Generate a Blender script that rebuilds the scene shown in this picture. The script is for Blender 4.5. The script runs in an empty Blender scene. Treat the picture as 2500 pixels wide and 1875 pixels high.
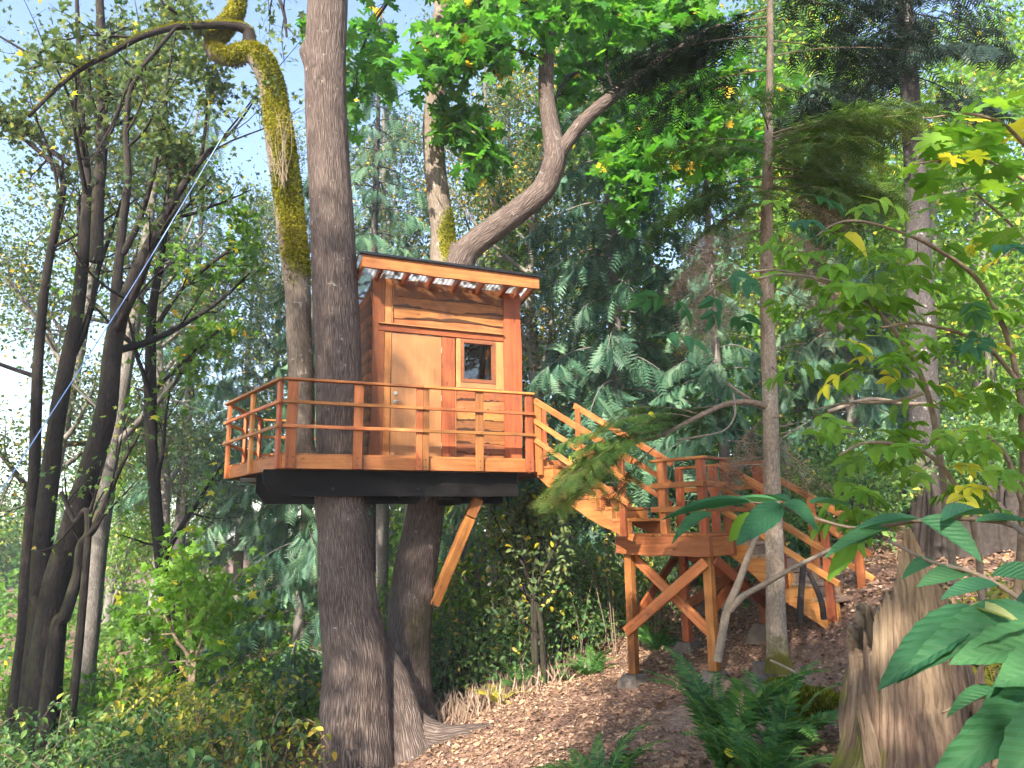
import bpy, math, random
import numpy as np
from mathutils import Matrix, Vector

S = bpy.context.scene
COL = S.collection
rad = math.radians
# ------------------------------------------------------------------ camera, sky, sun, exposure
FPX, PITCH, ROLL = 1800.0, math.atan((1280 - 937.5) / 1800.0), rad(0.8)
cam_data = bpy.data.cameras.new('camera')
cam_data.sensor_width = 36.0
cam_data.lens = 36.0 * FPX / 2500.0
cam_data.clip_start, cam_data.clip_end = 0.05, 2000
cam = bpy.data.objects.new('camera', cam_data)
COL.objects.link(cam)
CAMR = Matrix.Rotation(math.pi / 2 + PITCH, 3, 'X') @ Matrix.Rotation(-ROLL, 3, 'Z')
cam.matrix_world = Matrix.Translation((0, 0, 1.6)) @ CAMR.to_4x4()
S.camera = cam

SUN_EL, SUN_AZ = rad(34), rad(-20)         # sun stands behind the camera, to its left
sun_dir = Vector((math.sin(SUN_AZ) * math.cos(SUN_EL), -math.cos(SUN_AZ) * math.cos(SUN_EL), math.sin(SUN_EL)))
W = bpy.data.worlds.new('World')
S.world = W
W.use_nodes = True
wn = W.node_tree
sky = wn.nodes.new('ShaderNodeTexSky')
sky.sky_type = 'NISHITA'
sky.sun_disc = False
sky.sun_elevation = SUN_EL
sky.sun_rotation = math.pi - SUN_AZ
sky.air_density, sky.dust_density, sky.ozone_density = 1.0, 1.2, 1.0
bg = wn.nodes['Background']
bg.inputs['Strength'].default_value = 0.125
wn.links.new(sky.outputs['Color'], bg.inputs['Color'])
sun_data = bpy.data.lights.new('sun', 'SUN')
sun_data.energy = 5.0
sun_data.angle = rad(0.53)
sun_data.color = (1.0, 0.90, 0.76)
sun = bpy.data.objects.new('sun', sun_data)
sun.rotation_euler = sun_dir.to_track_quat('Z', 'Y').to_euler()
sun.location = (0, 0, 40)
COL.objects.link(sun)
S.view_settings.view_transform = 'Standard'
S.view_settings.look = 'None'
S.view_settings.gamma = 1.0
S.view_settings.use_curve_mapping = False
S.view_settings.exposure = 1.92
cy = S.cycles
cy.max_bounces, cy.diffuse_bounces, cy.glossy_bounces, cy.transmission_bounces = 6, 3, 2, 4
cy.use_adaptive_sampling, cy.adaptive_threshold, cy.adaptive_min_samples = True, 0.04, 16
cy.debug_use_spatial_splits = True
cy.transparent_max_bounces = 6
cy.use_denoising = True
cy.caustics_reflective = cy.caustics_refractive = False
cy.sample_clamp_indirect = 6.0

# ------------------------------------------------------------------ helpers
CAMN = np.array(CAMR)


def P(px, py, d):
    """world point seen at photograph pixel (px, py) at forward distance d"""
    v = CAMN @ np.array([(px - 1250) / FPX, (937.5 - py) / FPX, -1.0])
    return np.array([0, 0, 1.6]) + v * (d / v[1])


def gz(x, y):
    """height of the ground"""
    x = np.asarray(x, float); y = np.asarray(y, float)
    xr = np.where(x > 5, 5 + (x - 5) * 0.75, x)
    xl = np.where(xr < -3.5, -3.5 + (xr + 3.5) * 0.22, xr)
    xl = np.clip(xl, -8, 14)
    z = -1.08 + 0.29 * xl + 0.98 * np.exp(-(y / 4.6) ** 2) * np.exp(-np.clip(-x - 1.0, 0, 9) ** 2 / 14)
    ss = lambda v: np.clip(v, 0, 1) ** 2 * (3 - 2 * np.clip(v, 0, 1))
    z = z + .5 * ss((x - 3.0) / 1.2) * ss((y - 7.2) / 1.6)
    z = z + np.clip(y - 15, 0, 60) * 0.02
    z = z + 0.05 * np.sin(x * 1.3 + y * .7) + 0.04 * np.sin(y * 1.9 - x * .8) + .02 * np.sin(x * 4.1) * np.sin(y * 3.7)
    return z


def rng_(s): return np.random.default_rng(s)


def unit(v):
    v = np.asarray(v, float)
    return v / np.maximum(np.linalg.norm(v, axis=-1, keepdims=True), 1e-9)


class MB:
    """collects geometry for one mesh"""
    def __init__(s): s.V, s.Q, s.T, s.tint, s.bark, s.moss, s.n = [], [], [], [], [], [], 0

    def add(s, V, Q=None, T=None, tint=0.5, bark=None, moss=0.0):
        V = np.asarray(V, float).reshape(-1, 3); k = len(V)
        s.V.append(V)
        if Q is not None and len(Q): s.Q.append(np.asarray(Q, int).reshape(-1, 4) + s.n)
        if T is not None and len(T): s.T.append(np.asarray(T, int).reshape(-1, 3) + s.n)
        s.tint.append(np.broadcast_to(np.asarray(tint, float), (k,)))
        s.bark.append(V if bark is None else bark)
        s.moss.append(np.broadcast_to(np.asarray(moss, float), (k,)))
        s.n += k

    def mesh(s, name, mat, smooth=False):
        me = bpy.data.meshes.new(name)
        if not s.V: return me
        V = np.concatenate(s.V)
        Q = np.concatenate(s.Q) if s.Q else np.zeros((0, 4), int)
        T = np.concatenate(s.T) if s.T else np.zeros((0, 3), int)
        me.vertices.add(len(V)); me.vertices.foreach_set('co', V.astype(np.float32).ravel())
        nl = Q.size + T.size
        me.loops.add(nl)
        me.loops.foreach_set('vertex_index', np.concatenate([Q.ravel(), T.ravel()]).astype(np.int32))
        me.polygons.add(len(Q) + len(T))
        ls = np.concatenate([np.arange(len(Q)) * 4, Q.size + np.arange(len(T)) * 3]).astype(np.int32)
        me.polygons.foreach_set('loop_start', ls)
        me.polygons.foreach_set('use_smooth', np.full(len(ls), smooth, bool))
        for nm, a in (('tint', s.tint), ('moss', s.moss)):
            at = me.attributes.new(nm, 'FLOAT', 'POINT'); at.data.foreach_set('value', np.concatenate(a).astype(np.float32))
        at = me.attributes.new('bark', 'FLOAT_VECTOR', 'POINT'); at.data.foreach_set('vector', np.concatenate(s.bark).astype(np.float32).ravel())
        me.update(calc_edges=True)
        me.materials.append(mat)
        return me

    def build(s, name, mat, parent=None, smooth=False):
        return link(name, s.mesh(name, mat, smooth), parent)


def link(name, data, parent=None, mat4=None):
    o = bpy.data.objects.new(name, data)
    COL.objects.link(o)
    if parent is not None: o.parent = parent
    if mat4 is not None: o.matrix_local = mat4
    return o


def tag(o, label, cat=None, group=None, kind=None):
    o['label'] = label
    if cat: o['category'] = cat
    if group: o['group'] = group
    if kind: o['kind'] = kind
    return o


def thing(name, label, cat, loc=(0, 0, 0), rz=0.0, group=None, scale=1.0):
    o = bpy.data.objects.new(name, None)
    o.empty_display_size = 0.1
    COL.objects.link(o)
    o.location = loc; o.rotation_euler = (0, 0, rz); o.scale = (scale,) * 3
    return tag(o, label, cat, group)


def part(name, parent):
    o = bpy.data.objects.new(name, None); o.empty_display_size = 0.1
    COL.objects.link(o); o.parent = parent
    return o


# chamfered box along local X, shared by size key
def cbox(mb, L, w, h, c=0.006, wav=None):
    """box L x w x h centred, chamfered edges"""
    c = min(c, w * .2, h * .2)
    a, b, d = L / 2, w / 2, h / 2
    V = []; idx = {}
    for sx in (-1, 1):
        for sy in (-1, 1):
            for sz in (-1, 1):
                for k, p in enumerate(((a, b - c, d - c), (a - c, b, d - c), (a - c, b - c, d))):
                    idx[sx, sy, sz, k] = len(V); V.append((sx * p[0], sy * p[1], sz * p[2]))
    Q, T = [], []
    sg = (-1, 1)
    for s in sg:
        q = [idx[s, -1, -1, 0], idx[s, 1, -1, 0], idx[s, 1, 1, 0], idx[s, -1, 1, 0]]; Q.append(q if s > 0 else q[::-1])
        q = [idx[-1, s, -1, 1], idx[1, s, -1, 1], idx[1, s, 1, 1], idx[-1, s, 1, 1]]; Q.append(q if s < 0 else q[::-1])
        q = [idx[-1, -1, s, 2], idx[1, -1, s, 2], idx[1, 1, s, 2], idx[-1, 1, s, 2]]; Q.append(q if s > 0 else q[::-1])
    for s in sg:
        for t in sg:
            q = [idx[s, t, -1, 0], idx[s, t, -1, 1], idx[s, t, 1, 1], idx[s, t, 1, 0]]; Q.append(q if s * t > 0 else q[::-1])
            q = [idx[s, -1, t, 0], idx[s, -1, t, 2], idx[s, 1, t, 2], idx[s, 1, t, 0]]; Q.append(q if s * t < 0 else q[::-1])
            q = [idx[-1, s, t, 1], idx[-1, s, t, 2], idx[1, s, t, 2], idx[1, s, t, 1]]; Q.append(q if s * t > 0 else q[::-1])
            for u in sg:
                tr = [idx[s, t, u, 0], idx[s, t, u, 1], idx[s, t, u, 2]]; T.append(tr if s * t * u > 0 else tr[::-1])
    mb.add(V, Q, T)


_boxes = {}


def frame(p0, p1, up=(0, 0, 1)):
    p0 = Vector(p0); p1 = Vector(p1); x = (p1 - p0).normalized()
    z = Vector(up); z = (z - x * z.dot(x))
    z = z.normalized() if z.length > 1e-5 else x.orthogonal().normalized()
    y = z.cross(x)
    m = Matrix((x, y, z)).transposed().to_4x4(); m.translation = (p0 + p1) / 2
    return m


def board(name, p0, p1, w, h, mat, parent, up=(0, 0, 1), c=0.006):
    """timber from p0 to p1 (centre line), h along up, w across"""
    L = (Vector(p1) - Vector(p0)).length
    key = (round(L, 3), round(w, 3), round(h, 3), c, mat.name)
    me = _boxes.get(key)
    if me is None:
        mb = MB(); cbox(mb, L, w, h, c); me = mb.mesh(name, mat); _boxes[key] = me
    return link(name, me, parent, frame(p0, p1, up))


def live_board(name, p0, p1, th, h, mat, parent, seed, up=(0, 0, 1), amp_lo=.02, amp_hi=0.0, n=22, edge=0.0, lap=0.0):
    """slab with a wavy natural lower (and upper) edge; h along up; edge = strip of bark left on the lower edge"""
    r = rng_(seed); L = (Vector(p1) - Vector(p0)).length
    x = np.linspace(-L / 2, L / 2, n)
    def wave(a):
        f = r.uniform(1.2, 3.0); g = r.uniform(4, 8)
        return a * (np.sin(x * f + r.uniform(0, 6)) * .6 + np.sin(x * g + r.uniform(0, 6)) * .3 + r.normal(0, .18, n))
    lo = -h / 2 + wave(amp_lo); hi = h / 2 + wave(amp_hi)
    b = th / 2
    e = edge * np.clip(.6 + .55 * np.sin(x * r.uniform(2, 5) + r.uniform(0, 6)) + r.normal(0, .3, n), .05, 1.6) if edge else np.full(n, .006)
    sgn = -1 if lap >= 0 else 1
    rows = [(b, lo, 1.0), (b, hi, .5), (-b, hi, .5), (-b - abs(lap) * .8, lo + e + .004, .5), (-b - abs(lap), lo + e, 1.0 if edge else .5), (-b - abs(lap) + .006, lo + .004, 1.0 if edge else .5)]
    V = np.concatenate([np.stack([x, np.full(n, y), z], 1) for y, z, _ in rows]); tn = np.concatenate([np.full(n, t_) for _, _, t_ in rows])
    if not edge: tn[:] = .5
    k_ = len(rows); Q = []
    for k in range(k_):
        a0, a1 = k * n, ((k + 1) % k_) * n
        for i in range(n - 1): Q.append((a0 + i, a0 + i + 1, a1 + i + 1, a1 + i))
    Q += [(0, n, 2 * n, 3 * n), (0, 3 * n, 4 * n, 5 * n)]; Q += [(m[3] + n - 1, m[2] + n - 1, m[1] + n - 1, m[0] + n - 1) for m in ((0, n, 2 * n, 3 * n), (0, 3 * n, 4 * n, 5 * n))]
    mb = MB(); mb.add(V, Q, tint=tn)
    return link(name, mb.mesh(name, mat), parent, frame(p0, p1, up))


def prism(name, poly, y0, y1, mat, parent):
    """polygon in the local xz plane extruded from y0 to y1"""
    n = len(poly)
    V = [(x, y0, z) for x, z in poly] + [(x, y1, z) for x, z in poly]
    Fs = [tuple(range(n)), tuple(range(2 * n - 1, n - 1, -1))] + [(i, n + i, n + (i + 1) % n, (i + 1) % n) for i in range(n)]
    me = bpy.data.meshes.new(name); me.from_pydata(V, [], Fs); me.update()
    import bmesh
    bm = bmesh.new(); bm.from_mesh(me); bmesh.ops.recalc_face_normals(bm, faces=bm.faces); bm.to_mesh(me); bm.free()
    me.materials.append(mat)
    return link(name, me, parent)


def catmull(pts, m):
    p = np.asarray(pts, float)
    if len(p) == 2: return p[0] + (p[1] - p[0]) * np.linspace(0, 1, m)[:, None]
    q = np.concatenate([[2 * p[0] - p[1]], p, [2 * p[-1] - p[-2]]])
    t = np.linspace(0, len(p) - 1, m); i = np.minimum(t.astype(int), len(p) - 2); u = (t - i)[:, None]
    a, b, c, d = q[i], q[i + 1], q[i + 2], q[i + 3]
    return .5 * (2 * b + (c - a) * u + (2 * a - 5 * b + 4 * c - d) * u ** 2 + (3 * b - a - 3 * c + d) * u ** 3)


def tube(mb, pts, radii, m=12, seg=8, rough=0.0, seed=0, moss=0.0, bump=None, ridges=0.0, cap=True, tint=.5):
    """tapered limb along a smoothed path; bump(theta, v, pos) -> extra relative radius"""
    C = catmull(pts, m)
    rr = np.interp(np.linspace(0, 1, m), np.linspace(0, 1, len(radii)), radii)
    T = np.gradient(C, axis=0); T = unit(T)
    N = np.zeros_like(T); n0 = np.cross(T[0], (0.3, 0.9, 0.1)); n0 = unit(n0); N[0] = n0
    for i in range(1, m):
        v = N[i - 1] - T[i] * (N[i - 1] @ T[i]); N[i] = v / max(np.linalg.norm(v), 1e-9)
    B = np.cross(T, N)
    th = np.linspace(0, 2 * math.pi, seg, endpoint=False)
    L = np.concatenate([[0], np.cumsum(np.linalg.norm(np.diff(C, axis=0), axis=1))])
    TH, LL = np.meshgrid(th, L)
    R = np.repeat(rr[:, None], seg, 1)
    if rough or ridges:
        r = rng_(seed); k = np.zeros_like(TH)
        for j in range(7):
            a = r.integers(1, 6); f = r.uniform(.5, 4.5); k += np.sin(a * TH + f * LL + r.uniform(0, 6)) * r.uniform(.2, 1) / 3
        R = R * (1 + rough * k)
        if ridges:
            k2 = 0
            for j in range(5):
                a = r.integers(11, 27); f = r.uniform(-1.2, 1.2); k2 = k2 + np.abs(np.sin(.5 * a * TH + f * LL + .9 * np.sin(LL * 1.7 + j) + r.uniform(0, 6)))
            R = R * (1 + ridges * (k2 / 5 - .6))
    D = np.cos(TH)[..., None] * N[:, None] + np.sin(TH)[..., None] * B[:, None]
    if bump is not None: R = R * (1 + bump(TH, LL, C[:, None] + D * R[..., None]))
    V = C[:, None] + D * R[..., None]
    r0 = max(rr.mean(), .02)
    bk = np.stack([np.cos(TH) * r0, np.sin(TH) * r0, LL], -1) + (seed % 17) * 1.7
    ii = np.arange(m - 1)[:, None] * seg; jj = np.arange(seg)[None]; j2 = (jj + 1) % seg
    Q = np.stack([ii + jj, ii + j2, ii + seg + j2, ii + seg + jj], -1).reshape(-1, 4)
    Vf = V.reshape(-1, 3); T_ = None; bkf = bk.reshape(-1, 3)
    if cap:
        Vf = np.concatenate([Vf, C[-1:]]); bkf = np.concatenate([bkf, bkf[-1:]])
        k = (m - 1) * seg
        T_ = np.stack([k + np.arange(seg), k + (np.arange(seg) + 1) % seg, np.full(seg, m * seg)], 1)
    if callable(moss):
        nn = np.concatenate([D.reshape(-1, 3), T[-1:]]) if cap else D.reshape(-1, 3)
        moss = moss(Vf, nn)
    mb.add(Vf, Q, T_, bark=bkf, moss=moss, tint=tint)
    return C, T, rr


# ---- leaf templates: verts (x along the leaf, y across, z normal), tris
def tmpl_diamond(w=.5, fold=.12):
    return (np.array([(0, 0, 0), (.45, w / 2, fold), (1, 0, -.05), (.45, -w / 2, fold)]), np.array([(0, 2, 1), (0, 3, 2)]))


def tmpl_oval(w=.5, fold=.1, n=5, serr=0.0, droop=.15):
    xs = np.linspace(0, 1, n + 2); prof = np.sin(np.pi * xs ** .8) ** .85 * w / 2
    V = [(x, 0, -droop * x * x) for x in xs]; T = []
    m = len(xs)
    for s in (1, -1):
        o = len(V)
        for i in range(1, m - 1):
            k = 1 + (serr if i % 2 else -serr); V.append((xs[i], s * prof[i] * k, fold * prof[i] / w * 2 - droop * xs[i] ** 2))
        for i in range(m - 1):
            a, b = i, i + 1
            ea = o + i - 1 if 0 < i < m - 1 else None; eb = o + i if 0 < i + 1 < m - 1 else None
            if ea is None and eb is not None: t = [(a, b, eb)]
            elif eb is None and ea is not None: t = [(a, b, ea)]
            else: t = [(a, b, eb), (a, eb, ea)]
            T += [q if s > 0 else q[::-1] for q in t]
    return np.array(V, float), np.array(T)


def tmpl_maple(seed=0, fold=.06):
    pts = [(-90 + 8, .10), (-62, .52), (-48, .36), (-35, .80), (-20, .62), (-12, .40), (-4, .72), (0, 1.0)]
    # polar outline from the leaf base point; five lobes
    out = [(0.02, -.03), (-.06, -.20), (.02, -.36), (.16, -.30), (.10, -.50), (.30, -.58), (.34, -.40), (.40, -.28), (.52, -.52), (.66, -.50), (.62, -.30),
           (.52, -.15), (.70, -.18), (.80, -.12), (1.0, 0)]
    o = out + [(x, -y) for x, y in out[-2::-1]]
    V = [(.30, 0, 0)] + [(x, y, fold * (abs(y) * 1.2) - .22 * max(x - .3, 0) ** 2 - .25 * y * y) for x, y in o]
    n = len(o); T = [(0, 1 + i, 1 + (i + 1) % n) for i in range(n)]
    return np.array(V, float), np.array(T)


def tmpl_maple_lo():
    o = [(0, 0), (-.05, -.3), (.2, -.25), (.35, -.58), (.48, -.2), (1, 0), (.48, .2), (.35, .58), (.2, .25), (-.05, .3)]
    V = [(.3, 0, .04)] + [(x, y, -.1 * x * x - .2 * y * y) for x, y in o]
    n = len(o); return np.array(V, float), np.array([(0, 1 + i, 1 + (i + 1) % n) for i in range(n)])


def tmpl_spray(pairs=9, w=.30, droop=.35, thin=.035, back=.5, seed=0, wild=0.0):
    """flat conifer spray: a stem with slanted side twigs"""
    r = rng_(seed); V, T = [], []
    def strip(p, q, wd):
        p = np.array(p); q = np.array(q); s = unit(np.cross(q - p, (0, 0, 1))) * wd
        k = len(V); V.extend([p - s, p + s, q]); T.append((k, k + 1, k + 2))
    zz = lambda x: -droop * x * x
    strip((0, 0, 0), (1, 0, zz(1)), thin * .6)
    for i in range(pairs):
        x = .08 + .88 * i / pairs; L = w * math.sin(math.pi * min(1, .22 + .75 * (1 - x))) * r.uniform(.8, 1.15)
        for s in (-1, 1):
            xx = x + (0.03 if s > 0 else 0)
            strip((xx, 0, zz(xx)), (xx + L * back * (1 + wild * r.normal()), s * L * (1 + .5 * wild * r.normal()), zz(xx) - .08 * r.uniform(0, 2) * L + wild * .5 * L * r.normal()), thin)
    return np.array(V, float), np.array(T)


def scatter(mb, tm, pos, ax, nr, sc, tint=.5):
    """place a template at every pos with its x along ax and its normal near nr"""
    V, T = tm; n = len(pos)
    if n == 0: return
    x = unit(ax); z = nr - x * np.sum(nr * x, 1, keepdims=True); z = unit(z); y = np.cross(z, x)
    sc = np.broadcast_to(np.asarray(sc, float), (n,))
    W_ = pos[:, None] + sc[:, None, None] * (V[None, :, 0:1] * x[:, None] + V[None, :, 1:2] * y[:, None] + V[None, :, 2:3] * z[:, None])
    k = len(V)
    TT = (T[None] + (np.arange(n) * k)[:, None, None]).reshape(-1, 3)
    mb.add(W_.reshape(-1, 3), None, TT, tint=np.repeat(np.broadcast_to(np.asarray(tint, float), (n,)), k))


def rdirs(r, n):
    return unit(r.normal(size=(n, 3)))


def ramify(mb, pts, radii, r, levels, nch=(7, 5), ln=(.5, .5), spread=.8, up=.15, wander=.18, tips=None, segs=(6, 4, 3), t0=.25, moss=0.0, trunk=True, m=10, rmin=.004):
    """a limb and its side branches; tips collects (pos, dir) of the last level"""
    if trunk: tube(mb, pts, radii, m=m, seg=segs[0], rough=.06, seed=int(r.integers(1e6)), moss=moss, cap=False)
    C = catmull(pts, 24); T = unit(np.gradient(C, axis=0))
    L = np.linalg.norm(np.diff(C, axis=0), axis=1).sum()
    if levels == 0:
        if tips is not None:
            for k in (8, 12, 16, 20, 23): tips.append((C[k], T[k]))
        return
    n = nch[0]
    for i in range(n):
        t = t0 + (1 - t0) * (i + r.uniform(0, 1)) / n; k = min(int(t * 23), 23)
        d = unit(T[k] * (1 - spread * .6) + rdirs(r, 1)[0] * spread + np.array([0, 0, up]))
        l = L * ln[0] * r.uniform(.55, 1.2) * (1.15 - .55 * t)
        p = [C[k]]; 
        for j in range(4):
            d = unit(d + rdirs(r, 1)[0] * wander + np.array([0, 0, up * .3])); p.append(p[-1] + d * l / 4)
        rb = max(np.interp(t, np.linspace(0, 1, len(radii)), radii) * .55, rmin)
        ramify(mb, p, [rb, rb * .65, max(rb * .25, rmin * .6)], r, levels - 1, nch[1:] or nch, ln[1:] or ln, spread, up, wander, tips,
               segs[1:] or segs, .15, moss, True, max(5, m - 3), rmin)


def leaf_at_tips(mb, tips, r, tm, per, size, jit, hang=.3, tint=(0.2, .8), flat=.6, yellow=0.0, cull=None):
    if not tips: return
    p = np.array([t[0] for t in tips]); d = np.array([t[1] for t in tips])
    p = np.repeat(p, per, 0); d = np.repeat(d, per, 0)
    p = p + r.normal(0, jit, p.shape)
    if cull is not None:
        k = cull(p); p, d = p[k], d[k]
    n = len(p)
    ax = unit(d * .5 + rdirs(r, n) * .9 + np.array([0, 0, -hang])); nr = unit(rdirs(r, n) * (1 - flat) + np.array([0, 0, flat]))
    tt = r.uniform(tint[0], tint[1], n)
    if yellow: tt = np.where(r.random(n) < yellow, r.uniform(.93, 1, n), tt)
    scatter(mb, tm, p, ax, nr, size * r.uniform(.65, 1.25, n), tt)


# ------------------------------------------------------------------ materials
def nt(name):
    m = bpy.data.materials.new(name); m.use_nodes = True
    t = m.node_tree; return m, t, t.nodes, t.links, t.nodes['Principled BSDF']


def N(t, typ, **kw):
    n = t.nodes.new(typ)
    for k, v in kw.items():
        if k.startswith('i_'): n.inputs[k[2:].replace('_', ' ')].default_value = v
        else: setattr(n, k, v)
    return n


def ramp(t, stops, interp='LINEAR'):
    n = t.nodes.new('ShaderNodeValToRGB'); cr = n.color_ramp; cr.interpolation = interp
    while len(cr.elements) < len(stops): cr.elements.new(.5)
    for e, (p, c) in zip(cr.elements, stops): e.position = p; e.color = (*c, 1)
    return n


def vmath(t, op, a, b=None):
    n = t.nodes.new('ShaderNodeVectorMath'); n.operation = op
    for i, v in enumerate((a, b)):
        if v is None: continue
        if hasattr(v, 'is_linked') or hasattr(v, 'links'): t.links.new(v, n.inputs[i])
        else: n.inputs[i].default_value = v
    return n.outputs[0]


def fmath(t, op, a, b=None, clamp=False):
    n = t.nodes.new('ShaderNodeMath'); n.operation = op; n.use_clamp = clamp
    for i, v in enumerate((a, b)):
        if v is None: continue
        if hasattr(v, 'links'): t.links.new(v, n.inputs[i])
        else: n.inputs[i].default_value = v
    return n.outputs[0]


def mixc(t, f, a, b, mode='MIX'):
    n = t.nodes.new('ShaderNodeMix'); n.data_type = 'RGBA'; n.blend_type = mode
    for i, v in ((0, f), (6, a), (7, b)):
        if hasattr(v, 'links'): t.links.new(v, n.inputs[i])
        else: n.inputs[i].default_value = v if i == 0 else (*v, 1)
    return n.outputs[2]


def wood(name, c_lo, c_mid, c_hi, vary=.35, knots=True, rough=.55, grey=0.0, spec=.3):
    """sawn timber, grain along local X, every piece its own tone"""
    m, t, n, l, b = nt(name)
    tc = N(t, 'ShaderNodeTexCoord'); oi = N(t, 'ShaderNodeObjectInfo')
    off = vmath(t, 'MULTIPLY', oi.outputs['Random'], (37.0, 91.0, 53.0))
    p0 = vmath(t, 'ADD', tc.outputs['Object'], off)
    warp = N(t, 'ShaderNodeTexNoise', i_Scale=1.6, i_Detail=2.0); l.new(p0, warp.inputs['Vector'])
    wv = vmath(t, 'MULTIPLY', warp.outputs['Color'], (.02, .10, .10))
    p1 = vmath(t, 'ADD', p0, wv)
    ps = vmath(t, 'MULTIPLY', p1, (1.1, 26.0, 26.0))
    g1 = N(t, 'ShaderNodeTexNoise', i_Scale=1.0, i_Detail=5.0, i_Roughness=.6); l.new(ps, g1.inputs['Vector'])
    pf = vmath(t, 'MULTIPLY', p1, (5.0, 150.0, 150.0))
    g2 = N(t, 'ShaderNodeTexNoise', i_Scale=1.0, i_Detail=2.0); l.new(pf, g2.inputs['Vector'])
    pb = vmath(t, 'MULTIPLY', p0, (1.0, 3.0, 3.0))
    g3 = N(t, 'ShaderNodeTexNoise', i_Scale=1.4, i_Detail=3.0); l.new(pb, g3.inputs['Vector'])
    f = fmath(t, 'ADD', fmath(t, 'MULTIPLY', g1.outputs['Fac'], .62), fmath(t, 'MULTIPLY', g2.outputs['Fac'], .16))
    f = fmath(t, 'ADD', f, fmath(t, 'MULTIPLY', g3.outputs['Fac'], .34))
    rp = ramp(t, [(.30, c_lo), (.53, c_mid), (.78, c_hi)]); l.new(f, rp.inputs['Fac'])
    col = rp.outputs['Color']
    if knots:
        vo = N(t, 'ShaderNodeTexVoronoi', i_Scale=1.0); l.new(vmath(t, 'MULTIPLY', p0, (2.6, 7.0, 7.0)), vo.inputs['Vector'])
        kf = N(t, 'ShaderNodeMapRange', i_From_Min=.04, i_From_Max=.13, i_To_Min=.75, i_To_Max=0.0); l.new(vo.outputs['Distance'], kf.inputs['Value'])
        col = mixc(t, kf.outputs['Result'], col, tuple(x * .35 for x in c_lo))
    val = N(t, 'ShaderNodeMapRange', i_To_Min=1 - vary, i_To_Max=1 + vary * .7); l.new(oi.outputs['Random'], val.inputs['Value'])
    h = N(t, 'ShaderNodeHueSaturation'); l.new(col, h.inputs['Color']); l.new(val.outputs['Result'], h.inputs['Value'])
    r2 = fmath(t, 'FRACT', fmath(t, 'MULTIPLY', oi.outputs['Random'], 17.3))
    hh = N(t, 'ShaderNodeMapRange', i_To_Min=.492, i_To_Max=.512); l.new(r2, hh.inputs['Value']); l.new(hh.outputs['Result'], h.inputs['Hue'])
    col = h.outputs['Color']
    # weathering blotches
    st = N(t, 'ShaderNodeTexNoise', i_Scale=3.2, i_Detail=6.0, i_Roughness=.65); l.new(p0, st.inputs['Vector'])
    sf = N(t, 'ShaderNodeMapRange', i_From_Min=.50, i_From_Max=.72, i_To_Max=.5 + grey); l.new(st.outputs['Fac'], sf.inputs['Value'])
    col = mixc(t, sf.outputs['Result'], col, tuple(.55 * a + .02 for a in c_lo))
    te = N(t, 'ShaderNodeAttribute', attribute_name='tint')
    ef = N(t, 'ShaderNodeMapRange', i_From_Min=.6, i_From_Max=.95, i_To_Max=.92); l.new(te.outputs['Fac'], ef.inputs['Value'])
    col = mixc(t, ef.outputs['Result'], col, (.045, .022, .012))
    l.new(col, b.inputs['Base Color'])
    b.inputs['Roughness'].default_value = rough; b.inputs['Specular IOR Level'].default_value = spec
    bp = N(t, 'ShaderNodeBump', i_Strength=.35, i_Distance=.01); l.new(f, bp.inputs['Height']); l.new(bp.outputs['Normal'], b.inputs['Normal'])
    return m


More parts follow.
